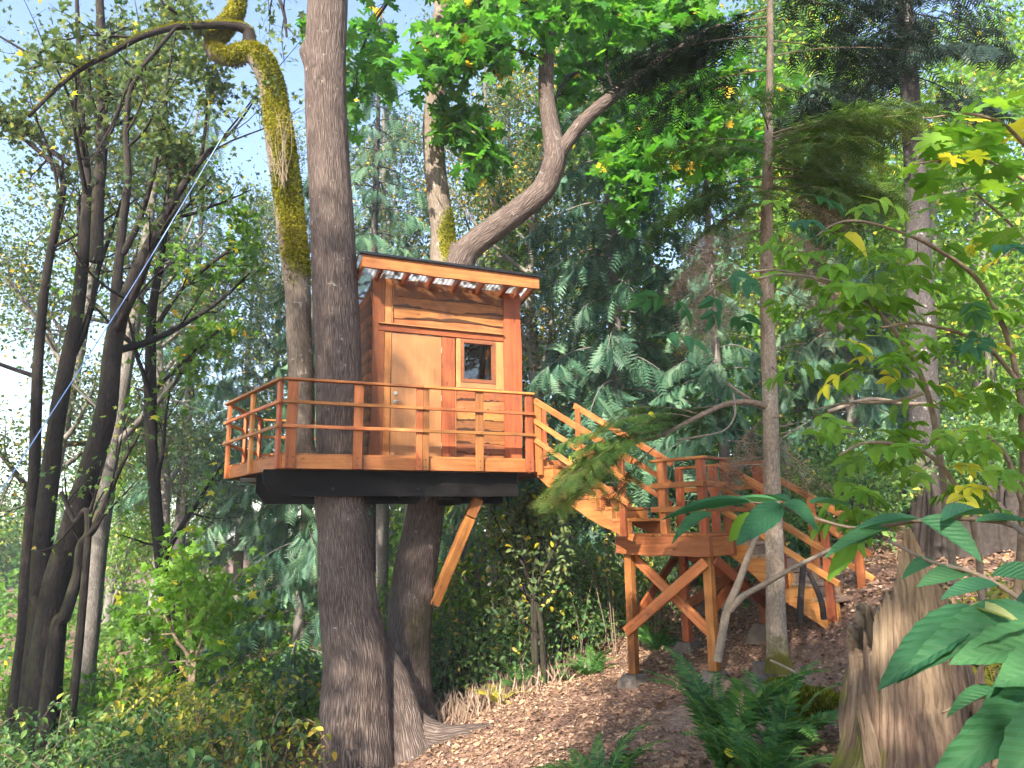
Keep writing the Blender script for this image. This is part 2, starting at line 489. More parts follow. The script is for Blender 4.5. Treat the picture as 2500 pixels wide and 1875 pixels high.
def bark(name, dark, mid, light, fs=30.0, stretch=.13, moss_c=((.07, .085, .01), (.22, .19, .015)), bump=.9, lichen=.0, dist=.02, crack=.2):
    m, t, n, l, b = nt(name)
    at = N(t, 'ShaderNodeAttribute', attribute_name='bark'); ms = N(t, 'ShaderNodeAttribute', attribute_name='moss')
    v = at.outputs['Vector']
    wn_ = N(t, 'ShaderNodeTexNoise', i_Scale=3.0, i_Detail=3.0); l.new(v, wn_.inputs['Vector'])
    v2 = vmath(t, 'ADD', v, vmath(t, 'MULTIPLY', wn_.outputs['Color'], (.07, .07, .07)))
    v3 = vmath(t, 'MULTIPLY', v2, (fs, fs, fs * stretch))
    vo = N(t, 'ShaderNodeTexVoronoi', feature='DISTANCE_TO_EDGE', i_Scale=1.0); l.new(v3, vo.inputs['Vector'])
    nz = N(t, 'ShaderNodeTexNoise', i_Scale=1.3, i_Detail=7.0, i_Roughness=.65); l.new(v3, nz.inputs['Vector'])
    big = N(t, 'ShaderNodeTexNoise', i_Scale=1.7, i_Detail=4.0); l.new(v, big.inputs['Vector'])
    e = N(t, 'ShaderNodeMapRange', i_From_Max=.28); l.new(vo.outputs['Distance'], e.inputs['Value'])
    hgt = fmath(t, 'ADD', fmath(t, 'MULTIPLY', e.outputs['Result'], crack), fmath(t, 'MULTIPLY', nz.outputs['Fac'], 1.15 - crack))
    cf = fmath(t, 'ADD', fmath(t, 'MULTIPLY', hgt, .7), fmath(t, 'MULTIPLY', big.outputs['Fac'], .35))
    rp = ramp(t, [(.30, dark), (.58, mid), (.92, light)]); l.new(cf, rp.inputs['Fac'])
    col = rp.outputs['Color']
    if lichen:
        ln_ = N(t, 'ShaderNodeTexNoise', i_Scale=7.0, i_Detail=5.0, i_Roughness=.7); l.new(v, ln_.inputs['Vector'])
        lf = N(t, 'ShaderNodeMapRange', i_From_Min=.66 - lichen * .1, i_From_Max=.72 - lichen * .1, i_To_Max=.75); l.new(ln_.outputs['Fac'], lf.inputs['Value'])
        col = mixc(t, lf.outputs['Result'], col, (.42, .40, .35))
    mn = N(t, 'ShaderNodeTexNoise', i_Scale=9.0, i_Detail=6.0, i_Roughness=.7); l.new(v, mn.inputs['Vector'])
    mf = fmath(t, 'SUBTRACT', fmath(t, 'MULTIPLY', ms.outputs['Fac'], 1.9), fmath(t, 'ADD', fmath(t, 'MULTIPLY', mn.outputs['Fac'], 1.3), .28))
    mf = fmath(t, 'MULTIPLY', mf, 2.5, True)
    mcol = ramp(t, [(.3, moss_c[0]), (.7, moss_c[1])]); l.new(mn.outputs['Fac'], mcol.inputs['Fac'])
    col = mixc(t, mf, col, mcol.outputs['Color'])
    l.new(col, b.inputs['Base Color']); b.inputs['Roughness'].default_value = .9; b.inputs['Specular IOR Level'].default_value = .15
    bp = N(t, 'ShaderNodeBump', i_Strength=bump, i_Distance=dist); l.new(hgt, bp.inputs['Height']); l.new(bp.outputs['Normal'], b.inputs['Normal'])
    return m


def leaf(name, stops, trans=.42, rough=.5, tr_gain=1.5, spec=.25, blot=0.25, vein=0.0, gain=1.35):
    """thin leaf: reflects and lets light through; colour by each leaf's own tint"""
    m, t, n, l, b = nt(name)
    at = N(t, 'ShaderNodeAttribute', attribute_name='tint'); oi = N(t, 'ShaderNodeObjectInfo')
    f = fmath(t, 'ADD', at.outputs['Fac'], fmath(t, 'MULTIPLY', fmath(t, 'SUBTRACT', oi.outputs['Random'], .5), .12))
    rp = ramp(t, [(p_, tuple(min(c_ * gain, .6) for c_ in c3)) for p_, c3 in stops]); l.new(f, rp.inputs['Fac'])
    col = rp.outputs['Color']
    if blot:
        ge = N(t, 'ShaderNodeNewGeometry'); nz = N(t, 'ShaderNodeTexNoise', i_Scale=1.1, i_Detail=3.0); l.new(ge.outputs['Position'], nz.inputs['Vector'])
        vv = N(t, 'ShaderNodeMapRange', i_From_Min=.3, i_From_Max=.7, i_To_Min=1 - blot, i_To_Max=1 + blot); l.new(nz.outputs['Fac'], vv.inputs['Value'])
        hs = N(t, 'ShaderNodeHueSaturation'); l.new(col, hs.inputs['Color']); l.new(vv.outputs['Result'], hs.inputs['Value']); col = hs.outputs['Color']
    if vein:
        bk = N(t, 'ShaderNodeAttribute', attribute_name='bark'); sp = N(t, 'ShaderNodeSeparateXYZ'); l.new(bk.outputs['Vector'], sp.inputs[0])
        ay = fmath(t, 'ABSOLUTE', sp.outputs['Y']); q = fmath(t, 'SUBTRACT', fmath(t, 'MULTIPLY', sp.outputs['X'], 9.5), fmath(t, 'MULTIPLY', ay, 7.0))
        w = fmath(t, 'ABSOLUTE', fmath(t, 'SUBTRACT', fmath(t, 'FRACT', q), .5)); sv = N(t, 'ShaderNodeMapRange', i_From_Min=.10, i_From_Max=.0, i_To_Max=.8); l.new(w, sv.inputs['Value'])
        mv = N(t, 'ShaderNodeMapRange', i_From_Min=.022, i_From_Max=.006, i_To_Max=1.0); l.new(ay, mv.inputs['Value'])
        vf = fmath(t, 'MAXIMUM', sv.outputs['Result'], mv.outputs['Result']); col = mixc(t, fmath(t, 'MULTIPLY', vf, vein), col, (.16, .27, .14))
        hv = N(t, 'ShaderNodeTexNoise', i_Scale=14.0, i_Detail=4.0); l.new(bk.outputs['Vector'], hv.inputs['Vector'])
        bp = N(t, 'ShaderNodeBump', i_Strength=.5, i_Distance=.006, invert=True); l.new(fmath(t, 'ADD', fmath(t, 'MULTIPLY', w, 1.4), fmath(t, 'MULTIPLY', hv.outputs['Fac'], .8)), bp.inputs['Height']); l.new(bp.outputs['Normal'], b.inputs['Normal'])
    l.new(col, b.inputs['Base Color']); b.inputs['Roughness'].default_value = rough; b.inputs['Specular IOR Level'].default_value = spec
    tr = N(t, 'ShaderNodeBsdfTranslucent')
    l.new(mixc(t, 1.0, col, (tr_gain * 1.05, tr_gain, tr_gain * .55), 'MULTIPLY'), tr.inputs['Color'])
    mx = N(t, 'ShaderNodeMixShader'); mx.inputs[0].default_value = trans
    l.new(b.outputs[0], mx.inputs[1]); l.new(tr.outputs[0], mx.inputs[2]); l.new(mx.outputs[0], n['Material Output'].inputs['Surface'])
    return m


def plain(name, col, rough=.6, spec=.3, metal=0.0, noise=.25, scale=12.0, bump=.2):
    m, t, n, l, b = nt(name)
    tc = N(t, 'ShaderNodeTexCoord'); nz = N(t, 'ShaderNodeTexNoise', i_Scale=scale, i_Detail=6.0, i_Roughness=.65); l.new(tc.outputs['Object'], nz.inputs['Vector'])
    rp = ramp(t, [(.3, tuple(c * (1 - noise) for c in col)), (.7, tuple(c * (1 + noise) for c in col))]); l.new(nz.outputs['Fac'], rp.inputs['Fac'])
    l.new(rp.outputs['Color'], b.inputs['Base Color']); b.inputs['Roughness'].default_value = rough; b.inputs['Specular IOR Level'].default_value = spec; b.inputs['Metallic'].default_value = metal
    if bump:
        bp = N(t, 'ShaderNodeBump', i_Strength=bump, i_Distance=.01); l.new(nz.outputs['Fac'], bp.inputs['Height']); l.new(bp.outputs['Normal'], b.inputs['Normal'])
    return m


M = {}
M['cedar'] = wood('cedar_timber', (.155, .046, .014), (.35, .124, .036), (.49, .215, .074), vary=.42)
M['post'] = wood('reddish_timber', (.14, .036, .013), (.295, .084, .027), (.42, .142, .048), vary=.38)
M['siding'] = wood('live_edge_siding', (.105, .032, .012), (.265, .088, .028), (.42, .17, .060), vary=.42, grey=.25)
M['door'] = wood('plywood_door', (.27, .124, .041), (.335, .160, .056), (.39, .20, .074), vary=.02, knots=False, rough=.4, spec=.4)
M['casing'] = wood('window_casing', (.25, .105, .038), (.36, .160, .060), (.44, .225, .10), vary=.12)
M['sash'] = wood('brown_window_sash', (.12, .045, .02), (.19, .072, .03), (.24, .1, .045), vary=.1, knots=False)
M['grey_tread'] = wood('weathered_tread', (.16, .10, .065), (.30, .20, .13), (.42, .30, .21), vary=.2, grey=.2)
M['black_beam'] = wood('black_stained_beam', (.003, .0028, .003), (.005, .0045, .0045), (.010, .009, .009), vary=.2, knots=False, rough=.7, spec=.12)
M['steel'] = plain('black_steel', (.02, .02, .022), .4, .5, .6, .3, 20)
M['brass'] = plain('satin_nickel', (.55, .50, .40), .3, .5, 1.0, .1, 30, 0)
M['concrete'] = plain('concrete', (.13, .108, .092), .9, .2, 0, .3, 9, .5)
M['cap'] = plain('black_roof_edge', (.012, .013, .016), .35, .5, .2, .2, 6, .05)
M['rope'] = plain('pale_blue_rope', (.30, .46, .78), .5, .4, 0, .1, 60, .2)
M['maple_bark'] = bark('maple_bark', (.034, .025, .022), (.115, .087, .076), (.215, .172, .15), fs=40, stretch=.085, lichen=.25, bump=1.0, dist=.03, crack=.42, moss_c=((.045, .045, .022), (.10, .085, .035)))
M['mossy_bark'] = bark('mossy_bark', (.050, .040, .032), (.155, .125, .10), (.30, .25, .205), fs=34, stretch=.15, lichen=.6)
M['dark_bark'] = bark('dark_bark', (.009, .007, .007), (.026, .021, .020), (.058, .048, .045), fs=34, stretch=.13, moss_c=((.03, .035, .012), (.07, .075, .02)))
M['fir_bark'] = bark('fir_bark', (.016, .014, .014), (.052, .046, .045), (.12, .108, .104), fs=34, stretch=.3, lichen=.5, moss_c=((.06, .065, .015), (.13, .12, .03)))
M['young_bark'] = bark('young_hemlock_bark', (.085, .065, .048), (.26, .205, .155), (.45, .37, .29), fs=44, stretch=.35, lichen=.6, bump=.6, moss_c=((.06, .06, .012), (.15, .13, .02)))
M['grey_bark'] = bark('grey_bark', (.06, .055, .05), (.17, .155, .14), (.30, .28, .26), fs=36, stretch=.2, lichen=.3)
M['twig'] = plain('dry_twig', (.20, .15, .11), .9, .1, 0, .4, 20)
M['pale_wood'] = plain('bleached_branch', (.24, .19, .145), .85, .15, 0, .35, 14)
M['twig_dark'] = plain('dark_twig', (.04, .033, .03), .9, .1, 0, .4, 20)
G1, G2, G3, Y1, Y2 = (.022, .065, .012), (.05, .125, .018), (.10, .19, .025), (.38, .33, .02), (.50, .26, .03)
M['maple_leaf'] = leaf('maple_leaf', [(0, (.018, .075, .012)), (.5, (.035, .125, .015)), (.86, (.075, .175, .02)), (.93, (.36, .34, .03)), (1, (.5, .28, .03))], trans=.5, tr_gain=2.0)
M['broad'] = leaf('broadleaf', [(0, G1), (.5, G2), (.9, G3), (.95, Y1), (1, Y2)], trans=.45, tr_gain=1.7)
M['broad_grey'] = leaf('greygreen_leaf', [(0, (.03, .055, .025)), (.5, (.06, .10, .04)), (.9, (.12, .15, .05)), (.95, Y1), (1, Y2)], trans=.42, tr_gain=1.6)
M['bright'] = leaf('bright_shrub_leaf', [(0, (.05, .13, .015)), (.5, (.10, .21, .022)), (.86, (.17, .27, .03)), (.93, (.45, .42, .03)), (1, (.55, .38, .05))], trans=.45, tr_gain=1.5)
M['cedar_leaf'] = leaf('cedar_foliage', [(0, (.022, .060, .040)), (.5, (.045, .105, .065)), (1, (.10, .175, .10))], trans=.25, tr_gain=1.3, blot=.35)
M['hemlock'] = leaf('hemlock_foliage', [(0, (.020, .050, .016)), (.5, (.05, .105, .025)), (.9, (.13, .20, .04)), (1, (.16, .12, .05))], trans=.25, tr_gain=1.3)
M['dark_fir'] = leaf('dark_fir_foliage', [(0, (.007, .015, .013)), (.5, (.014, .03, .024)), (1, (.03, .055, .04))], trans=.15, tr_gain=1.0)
M['dead_fol'] = leaf('dead_conifer_twigs', [(0, (.085, .058, .042)), (.6, (.165, .115, .085)), (1, (.25, .185, .14))], trans=.1, tr_gain=1.0)
M['under'] = leaf('undergrowth_leaf', [(0, (.022, .055, .022)), (.45, (.05, .11, .035)), (.85, (.11, .17, .045)), (.93, (.34, .30, .05)), (1, (.45, .25, .06))], trans=.42, tr_gain=1.6, gain=1.7)
M['under_yel'] = leaf('yellowing_undergrowth', [(0, (.06, .10, .025)), (.4, (.15, .19, .03)), (.75, (.30, .27, .035)), (1, (.32, .17, .06))], trans=.42, tr_gain=1.5, gain=1.5)
M['fern'] = leaf('sword_fern', [(0, (.02, .065, .022)), (.6, (.045, .13, .03)), (1, (.12, .20, .04))], trans=.35, tr_gain=1.5)
M['fern_yel'] = leaf('yellow_fern', [(0, (.12, .15, .02)), (.6, (.28, .26, .03)), (1, (.42, .34, .05))], trans=.35, tr_gain=1.3)
M['front_leaf'] = leaf('foreground_leaf', [(0, (.018, .075, .036)), (.5, (.030, .105, .045)), (.9, (.05, .14, .05)), (1, (.40, .36, .16))], trans=.35, tr_gain=1.6, rough=.55, spec=.25, blot=.15, vein=.16)
M['litter'] = leaf('leaf_litter', [(0, (.070, .042, .028)), (.4, (.19, .118, .078)), (.8, (.34, .232, .158)), (.97, (.44, .325, .23)), (1, (.42, .28, .03))], trans=.08, tr_gain=1.0, rough=.85, spec=.1)
M['moss'] = leaf('moss_tuft', [(0, (.045, .065, .008)), (.5, (.125, .135, .012)), (1, (.26, .235, .02))], trans=.3, tr_gain=1.2, rough=.9, spec=.05)


def glass_mat():
    m, t, n, l, b = nt('window_glass')
    gl = N(t, 'ShaderNodeBsdfGlossy', i_Roughness=.015); tp = N(t, 'ShaderNodeBsdfTransparent'); tp.inputs['Color'].default_value = (.78, .82, .80, 1)
    fr = N(t, 'ShaderNodeFresnel', i_IOR=1.52); mx = N(t, 'ShaderNodeMixShader')
    l.new(fmath(t, 'ADD', fr.outputs[0], .10), mx.inputs[0]); l.new(tp.outputs[0], mx.inputs[1]); l.new(gl.outputs[0], mx.inputs[2]); l.new(mx.outputs[0], n['Material Output'].inputs['Surface'])
    return m


def panel_mat():
    m, t, n, l, b = nt('clear_corrugated_panel')
    tr = N(t, 'ShaderNodeBsdfTranslucent'); tr.inputs['Color'].default_value = (.80, .82, .86, 1)
    tp = N(t, 'ShaderNodeBsdfTransparent'); tp.inputs['Color'].default_value = (.85, .88, .92, 1)
    b.inputs['Base Color'].default_value = (.7, .72, .76, 1); b.inputs['Roughness'].default_value = .25
    m1 = N(t, 'ShaderNodeMixShader'); m1.inputs[0].default_value = .55; l.new(tr.outputs[0], m1.inputs[1]); l.new(tp.outputs[0], m1.inputs[2])
    m2 = N(t, 'ShaderNodeMixShader'); m2.inputs[0].default_value = .85; l.new(b.outputs[0], m2.inputs[1]); l.new(m1.outputs[0], m2.inputs[2])
    l.new(m2.outputs[0], n['Material Output'].inputs['Surface'])
    return m


M['glass'] = glass_mat(); M['panel'] = panel_mat()


def ground_mat():
    m, t, n, l, b = nt('forest_floor')
    ge = N(t, 'ShaderNodeNewGeometry'); p = ge.outputs['Position']
    a = N(t, 'ShaderNodeTexNoise', i_Scale=.55, i_Detail=5.0, i_Roughness=.6); l.new(p, a.inputs['Vector'])
    f = N(t, 'ShaderNodeTexNoise', i_Scale=22.0, i_Detail=6.0, i_Roughness=.7); l.new(p, f.inputs['Vector'])
    v = N(t, 'ShaderNodeTexVoronoi', i_Scale=26.0, i_Randomness=1.0); l.new(p, v.inputs['Vector'])
    rp = ramp(t, [(.25, (.065, .038, .029)), (.5, (.18, .108, .080)), (.75, (.33, .215, .16))])
    l.new(fmath(t, 'ADD', fmath(t, 'MULTIPLY', f.outputs['Fac'], .7), fmath(t, 'MULTIPLY', v.outputs['Distance'], .35)), rp.inputs['Fac'])
    # trodden pale soil in front of the landing: its own patch
    sp = vmath(t, 'SUBTRACT', p, (2.45, 8.6, -.3)); d = N(t, 'ShaderNodeVectorMath', operation='LENGTH'); l.new(vmath(t, 'MULTIPLY', sp, (.85, .6, .2)), d.inputs[0])
    q = fmath(t, 'ADD', d.outputs['Value'], fmath(t, 'MULTIPLY', fmath(t, 'SUBTRACT', a.outputs['Fac'], .5), 2.6))
    mf = N(t, 'ShaderNodeMapRange', i_From_Min=1.25, i_From_Max=.55, i_To_Max=.85); l.new(q, mf.inputs['Value'])
    soil = ramp(t, [(.3, (.21, .135, .095)), (.7, (.40, .285, .21))]); l.new(f.outputs['Fac'], soil.inputs['Fac'])
    l.new(mixc(t, mf.outputs['Result'], rp.outputs['Color'], soil.outputs['Color']), b.inputs['Base Color'])
    b.inputs['Roughness'].default_value = .95; b.inputs['Specular IOR Level'].default_value = .1
    bp = N(t, 'ShaderNodeBump', i_Strength=.8, i_Distance=.03); l.new(fmath(t, 'ADD', f.outputs['Fac'], v.outputs['Distance']), bp.inputs['Height']); l.new(bp.outputs['Normal'], b.inputs['Normal'])
    return m


M['ground'] = ground_mat()


def stump_mat():
    m, t, n, l, b = nt('rotten_stump_wood')
    at = N(t, 'ShaderNodeAttribute', attribute_name='bark'); v = at.outputs['Vector']
    ms = N(t, 'ShaderNodeAttribute', attribute_name='moss'); ti = N(t, 'ShaderNodeAttribute', attribute_name='tint')
    w = N(t, 'ShaderNodeTexNoise', i_Scale=4.0, i_Detail=3.0); l.new(v, w.inputs['Vector'])
    v2 = vmath(t, 'ADD', v, vmath(t, 'MULTIPLY', w.outputs['Color'], (.06, .06, .06)))
    g = N(t, 'ShaderNodeTexNoise', i_Scale=1.0, i_Detail=7.0, i_Roughness=.65); l.new(vmath(t, 'MULTIPLY', v2, (42, 42, 2.6)), g.inputs['Vector'])
    b2 = N(t, 'ShaderNodeTexNoise', i_Scale=2.2, i_Detail=4.0); l.new(v, b2.inputs['Vector'])
    f = fmath(t, 'ADD', fmath(t, 'MULTIPLY', g.outputs['Fac'], .75), fmath(t, 'MULTIPLY', b2.outputs['Fac'], .3))
    pale = ramp(t, [(.33, (.05, .032, .020)), (.5, (.29, .205, .13)), (.75, (.52, .40, .27))]); l.new(f, pale.inputs['Fac'])
    brown = ramp(t, [(.33, (.022, .014, .011)), (.5, (.10, .065, .05)), (.75, (.22, .155, .12))]); l.new(f, brown.inputs['Fac'])
    col = mixc(t, ti.outputs['Fac'], brown.outputs['Color'], pale.outputs['Color'])
    mn = N(t, 'ShaderNodeTexNoise', i_Scale=7.0, i_Detail=6.0); l.new(v, mn.inputs['Vector'])
    mf = fmath(t, 'MULTIPLY', fmath(t, 'SUBTRACT', fmath(t, 'MULTIPLY', ms.outputs['Fac'], 1.7), mn.outputs['Fac']), 3.0, True)
    l.new(mixc(t, mf, col, (.12, .13, .02)), b.inputs['Base Color']); b.inputs['Roughness'].default_value = .9; b.inputs['Specular IOR Level'].default_value = .15
    bp = N(t, 'ShaderNodeBump', i_Strength=1.0, i_Distance=.02); l.new(g.outputs['Fac'], bp.inputs['Height']); l.new(bp.outputs['Normal'], b.inputs['Normal'])
    return m


M['stump'] = stump_mat()
#@@STRUCT
# ------------------------------------------------------------------ ground
def build_ground():
    # fine near, coarse far: one sheet
    def axis(a, b, lo, hi, f, c):
        x = np.concatenate([np.arange(a, lo, c), np.arange(lo, hi, f), np.arange(hi, b + .1, c)]); return x
    xs = axis(-160, 160, -9, 9, .14, 6.0); ys = axis(-60, 220, 1, 17, .14, 6.0)
    X, Y = np.meshgrid(xs, ys); r = rng_(1)
    Z = gz(X, Y) + np.where((np.abs(X) < 9) & (Y > 1) & (Y < 17), r.normal(0, .009, X.shape), 0)
    V = np.stack([X, Y, Z], -1).reshape(-1, 3); nx = len(xs); ny = len(ys)
    i = (np.arange(ny - 1)[:, None] * nx + np.arange(nx - 1)[None]); Q = np.stack([i, i + 1, i + nx + 1, i + nx], -1).reshape(-1, 4)
    mb = MB(); mb.add(V, Q); o = mb.build('ground', M['ground'], None, True)
    tag(o, 'sloping brown forest floor under the treehouse', kind='structure')


build_ground()

# ------------------------------------------------------------------ treehouse: local x along the deck's front edge, y backwards, z up from the deck top
ZD = 2.60
TH_O, TH_A = (-3.127, 10.0, ZD), rad(23.89)
TH = thing('treehouse', 'orange cedar treehouse cabin on a railed deck held up by black beams', 'treehouse', TH_O, TH_A)


def TL(s, t, z=0.0):
    c, q = math.cos(TH_A), math.sin(TH_A)
    return np.array([TH_O[0] + s * c - t * q, TH_O[1] + s * q + t * c, ZD + z])


A_, B_, B2_, E_, D_, C_ = (0, 0), (3.76, 0), (4.46, .25), (4.46, 4.1), (.11, 4.15), (-.55, 2.47)
TRK = (.88, .58, .37)     # trunk through the deck: s, t, radius


def build_deck():
    dk = part('deck', TH)
    def sl(t): return np.interp(t, [0, 2.47, 4.15], [0, -.55, .11])
    def sr(t): return np.interp(t, [0, .25, 4.15], [3.76, 4.46, 4.46])
    w, g = .138, .006; t = 0.02; k = 0
    while t + w < 4.12:
        a, b = sl(t + w / 2) - .015, sr(t + w / 2) + .01
        cuts = [(a, b)]
        if abs(t + w / 2 - TRK[1]) < TRK[2] + .09:
            hw = math.sqrt(max((TRK[2] + .12) ** 2 - (t + w / 2 - TRK[1]) ** 2, .02)); cuts = [(a, TRK[0] - hw), (TRK[0] + hw, b)]
        for (p, q) in cuts:
            if q - p > .08: board('deck_board', (p, t + w / 2, -.016), (q, t + w / 2, -.016), w, .030, M['cedar'], dk, c=.003)
        t += w + g; k += 1
    # joists run front to back
    for s in np.arange(.15, 4.4, .405):
        if abs(s - TRK[0]) < .3: continue
        t1 = 4.08; t0 = .03 if s < 3.7 else .2
        board('joist', (s, t0, -.125), (s, t1, -.125), .04, .18, M['post'], dk)
    # rim boards, butted under the posts
    segs = [(A_, (1.01, 0)), ((1.01, 0), (1.955, 0)), ((1.955, 0), (3.76, 0)), (B_, B2_), (B2_, E_), (E_, D_), (D_, C_), (C_, A_)]
    for i, (a, b) in enumerate(segs):
        va, vb = np.array(a, float), np.array(b, float); d = unit(vb - va); off = np.array([d[1], -d[0]]) * .004
        va = va + d * .001 + off; vb = vb - d * .001 + off
        board('rim_board', (*va, -.122), (*vb, -.122), .04, .185, M['cedar'], dk)
    board('steel_angle', (-.42, 1.55, -.285), (.30, 1.15, -.285), .05, .07, M['steel'], dk)
    return dk


build_deck()


def beam_poly(L, h, ch=.14): return [(0, h), (0, ch + .05), (ch, 0), (L, 0), (L, h)]


def build_beams():
    for (s0, s1, t0, t1, zt, h) in ((-.22, 3.57, .16, .25, -.217, .36), (-.23, 3.72, 1.12, 1.21, -.217, .44)):
        o = prism('support_beam', [(s0 + x, zt - h + z) for x, z in beam_poly(s1 - s0, h)], t0, t1, M['black_beam'], TH)
        for i, s in enumerate((.72, 1.95)):
            mb = MB(); tube(mb, [(s, t0 - .004, zt - h + .1), (s, t0 - .03, zt - h + .1)], [.022, .022], 2, 8); mb.build('bolt', M['steel'], o)
    # cross block and steel bracket that hold the knee brace
    board('cross_beam', (2.62, .28, -.64), (2.62, 1.10, -.64), .12, .12, M['black_beam'], TH)


build_beams()


def build_brace():
    a = np.array(P(1148, 1262, 11.6)); b = np.array(P(1060, 1474, 11.93))
    inv = TH_A; c, q = math.cos(inv), math.sin(inv)
    def tl(w):
        d = w - np.array(TH_O); return (d[0] * c + d[1] * q, -d[0] * q + d[1] * c, d[2])
    board('knee_brace', tl(a), tl(b), .15, .15, M['cedar'], TH, up=(0, -1, 0))
    pb_ = np.array(tl(P(1057, 1478, 11.88))); board('steel_bracket', pb_ + np.array([0, 0, -.02]), pb_ + np.array([.02, 0, .22]), .12, .02, M['steel'], TH, up=(1, -.6, 0))
    u0 = np.array(tl(P(1168, 1215, 11.55))); u1 = np.array(tl(P(1148, 1258, 11.6)))
    board('knee_brace', u0, u1 + np.array([0, -.001, 0]), .155, .19, M['cedar'], TH, up=(0, -1, .3))
    board('steel_bracket', (u0[0] + .02, u0[1] - .02, u0[2] + .05), (u0[0] + .02, u0[1] - .02, u0[2] + .28), .05, .03, M['steel'], TH, up=(0, 1, 0))


build_brace()

TW = .85       # front wall plane
WT = 2.93      # wall top
TBK = 3.35     # back wall


def build_front_wall():
    fw = part('front_wall', TH)
    def hb(name, s0, s1, z0, z1, t, th, mat, seed, lo=.014, hi=.0, **k):
        return live_board(name, (s0, t, (z0 + z1) / 2), (s1, t, (z0 + z1) / 2), th, z1 - z0, mat, fw, seed, amp_lo=lo, amp_hi=hi, **k)
    def vb(name, s0, s1, z0, z1, t, th, mat): return board(name, ((s0 + s1) / 2, t, z0), ((s0 + s1) / 2, t, z1), s1 - s0, th, mat, fw, up=(0, -1, 0))
    # studs and dark sheathing behind, so that joints read dark
    vb('stud', 1.40, 1.49, 0, WT, .95, .09, M['casing']); vb('stud', 3.84, 3.93, 0, WT, .95, .09, M['casing']); vb('stud', 2.60, 2.69, 0, WT, .95, .09, M['casing'])
    # upper courses
    z = [2.16, 2.34, 2.52, 2.70, 2.95]
    for i in range(4):
        hb('siding_board', 1.66, 3.645, z[i] - .035, z[i + 1] + .012, TW + .012 - .004 * (i % 2) + (.0 if i < 3 else .012), .032, M['siding'], 40 + i, lo=.024, edge=.042, lap=.016)
    # below the window
    zz = [-.01, .17, .34, .52, .70, .86, 1.03, 1.21]
    for i in range(7):
        hb('siding_board', 2.755, 3.645, zz[i] - .03, zz[i + 1] + .01, TW + .012 - .005 * (i % 2), .032, M['siding'], 60 + i, lo=.022, edge=.036, lap=.016)
    # corner boards: wide live-edge planks, two on the left
    live_board('corner_board', (1.475, TW - .022, 0), (1.475, TW - .022, WT), .038, .20, M['post'], fw, 81, up=(-1, 0, 0), amp_lo=.004, amp_hi=.014)
    live_board('corner_board', (1.632, TW - .012, 0.0), (1.632, TW - .012, 2.052), .034, .112, M['cedar'], fw, 82, up=(-1, 0, 0), amp_lo=.003, amp_hi=.002)
    live_board('corner_board', (1.632, TW - .012, 2.176), (1.632, TW - .012, WT), .034, .112, M['cedar'], fw, 83, up=(-1, 0, 0), amp_lo=.003, amp_hi=.002)
    live_board('corner_board', (3.795, TW - .022, 0), (3.795, TW - .022, WT), .04, .325, M['post'], fw, 84, up=(1, 0, 0), amp_lo=.005, amp_hi=.016)
    vb('trim', 1.690, 1.704, 2.18, WT - .06, TW - .034, .02, M['casing'])
    # lintel with a drip strip
    board('lintel', (1.46, TW - .03, 2.108), (3.63, TW - .03, 2.108), .05, .105, M['post'], fw)
    board('drip_strip', (1.46, TW - .05, 2.170), (3.63, TW - .05, 2.170), .095, .018, M['casing'], fw)
    vb('jamb_board', 2.535, 2.765, 0, 2.052, TW - .014, .036, M['post'])
    vb('jamb_board', 2.770, 2.786, 0, 1.21, TW - .02, .03, M['casing'])
    vb('trim', 3.606, 3.630, 1.2, 2.052, TW - .026, .03, M['casing'])
    # top plate under the rafters
    board('top_plate', (1.38, .95, WT - .04), (3.94, .95, WT - .04), .10, .075, M['post'], fw)
    return fw


build_front_wall()


def build_door():
    d = board('door', (2.113, TW - .006, .012), (2.113, TW - .006, 2.048), .834, .040, M['door'], TH, up=(0, -1, 0), c=.004)
    # door's local frame: x up along the door, y across, z outwards; pieces are placed in it
    mi = frame((2.113, TW - .006, .012), (2.113, TW - .006, 2.048), (0, -1, 0)).inverted()
    def dp(s, z, t=0.0): return mi @ Vector((s, TW - .026 + t, z))
    mb = MB(); tube(mb, [dp(1.765, 1.06, .004), dp(1.765, 1.06, -.02)], [.031, .029], 2, 16); tube(mb, [dp(1.765, 1.06, -.02), dp(1.765, 1.06, -.03)], [.016, .014], 2, 12); mb.build('lock', M['brass'], d)
    mb = MB(); tube(mb, [dp(1.765, .925, .004), dp(1.765, .925, -.012)], [.033, .03], 2, 16); tube(mb, [dp(1.765, .925, -.01), dp(1.765, .925, -.055)], [.011, .011], 3, 8)
    tube(mb, [dp(1.76, .925, -.055), dp(1.80, .93, -.057), dp(1.87, .918, -.052)], [.012, .011, .008], 6, 8); mb.build('handle', M['brass'], d)
    for z in (.25, 1.02, 1.82):
        mb = MB(); tube(mb, [dp(2.528, z - .045, -.006), dp(2.528, z + .045, -.006)], [.008, .008], 2, 8); mb.build('hinge', M['brass'], d)


build_door()


def frame_mesh(s0, s1, z0, z1, w, t0, t1, name, mat, parent):
    """four-sided frame with mitred depth: outer s0..s1, z0..z1, member width w"""
    mb = MB(); o = [(s0, z0), (s1, z0), (s1, z1), (s0, z1)]; i = [(s0 + w, z0 + w), (s1 - w, z0 + w), (s1 - w, z1 - w), (s0 + w, z1 - w)]
    V = [(s, t0, z) for s, z in o] + [(s, t0, z) for s, z in i] + [(s, t1, z) for s, z in o] + [(s, t1, z) for s, z in i]
    Q = []
    for k in range(4):
        j = (k + 1) % 4
        Q += [(k, j, 4 + j, 4 + k), (8 + j, 8 + k, 12 + k, 12 + j), (4 + k, 4 + j, 12 + j, 12 + k), (j, k, 8 + k, 8 + j)]
    mb.add(V, Q); return mb.build(name, mat, parent)


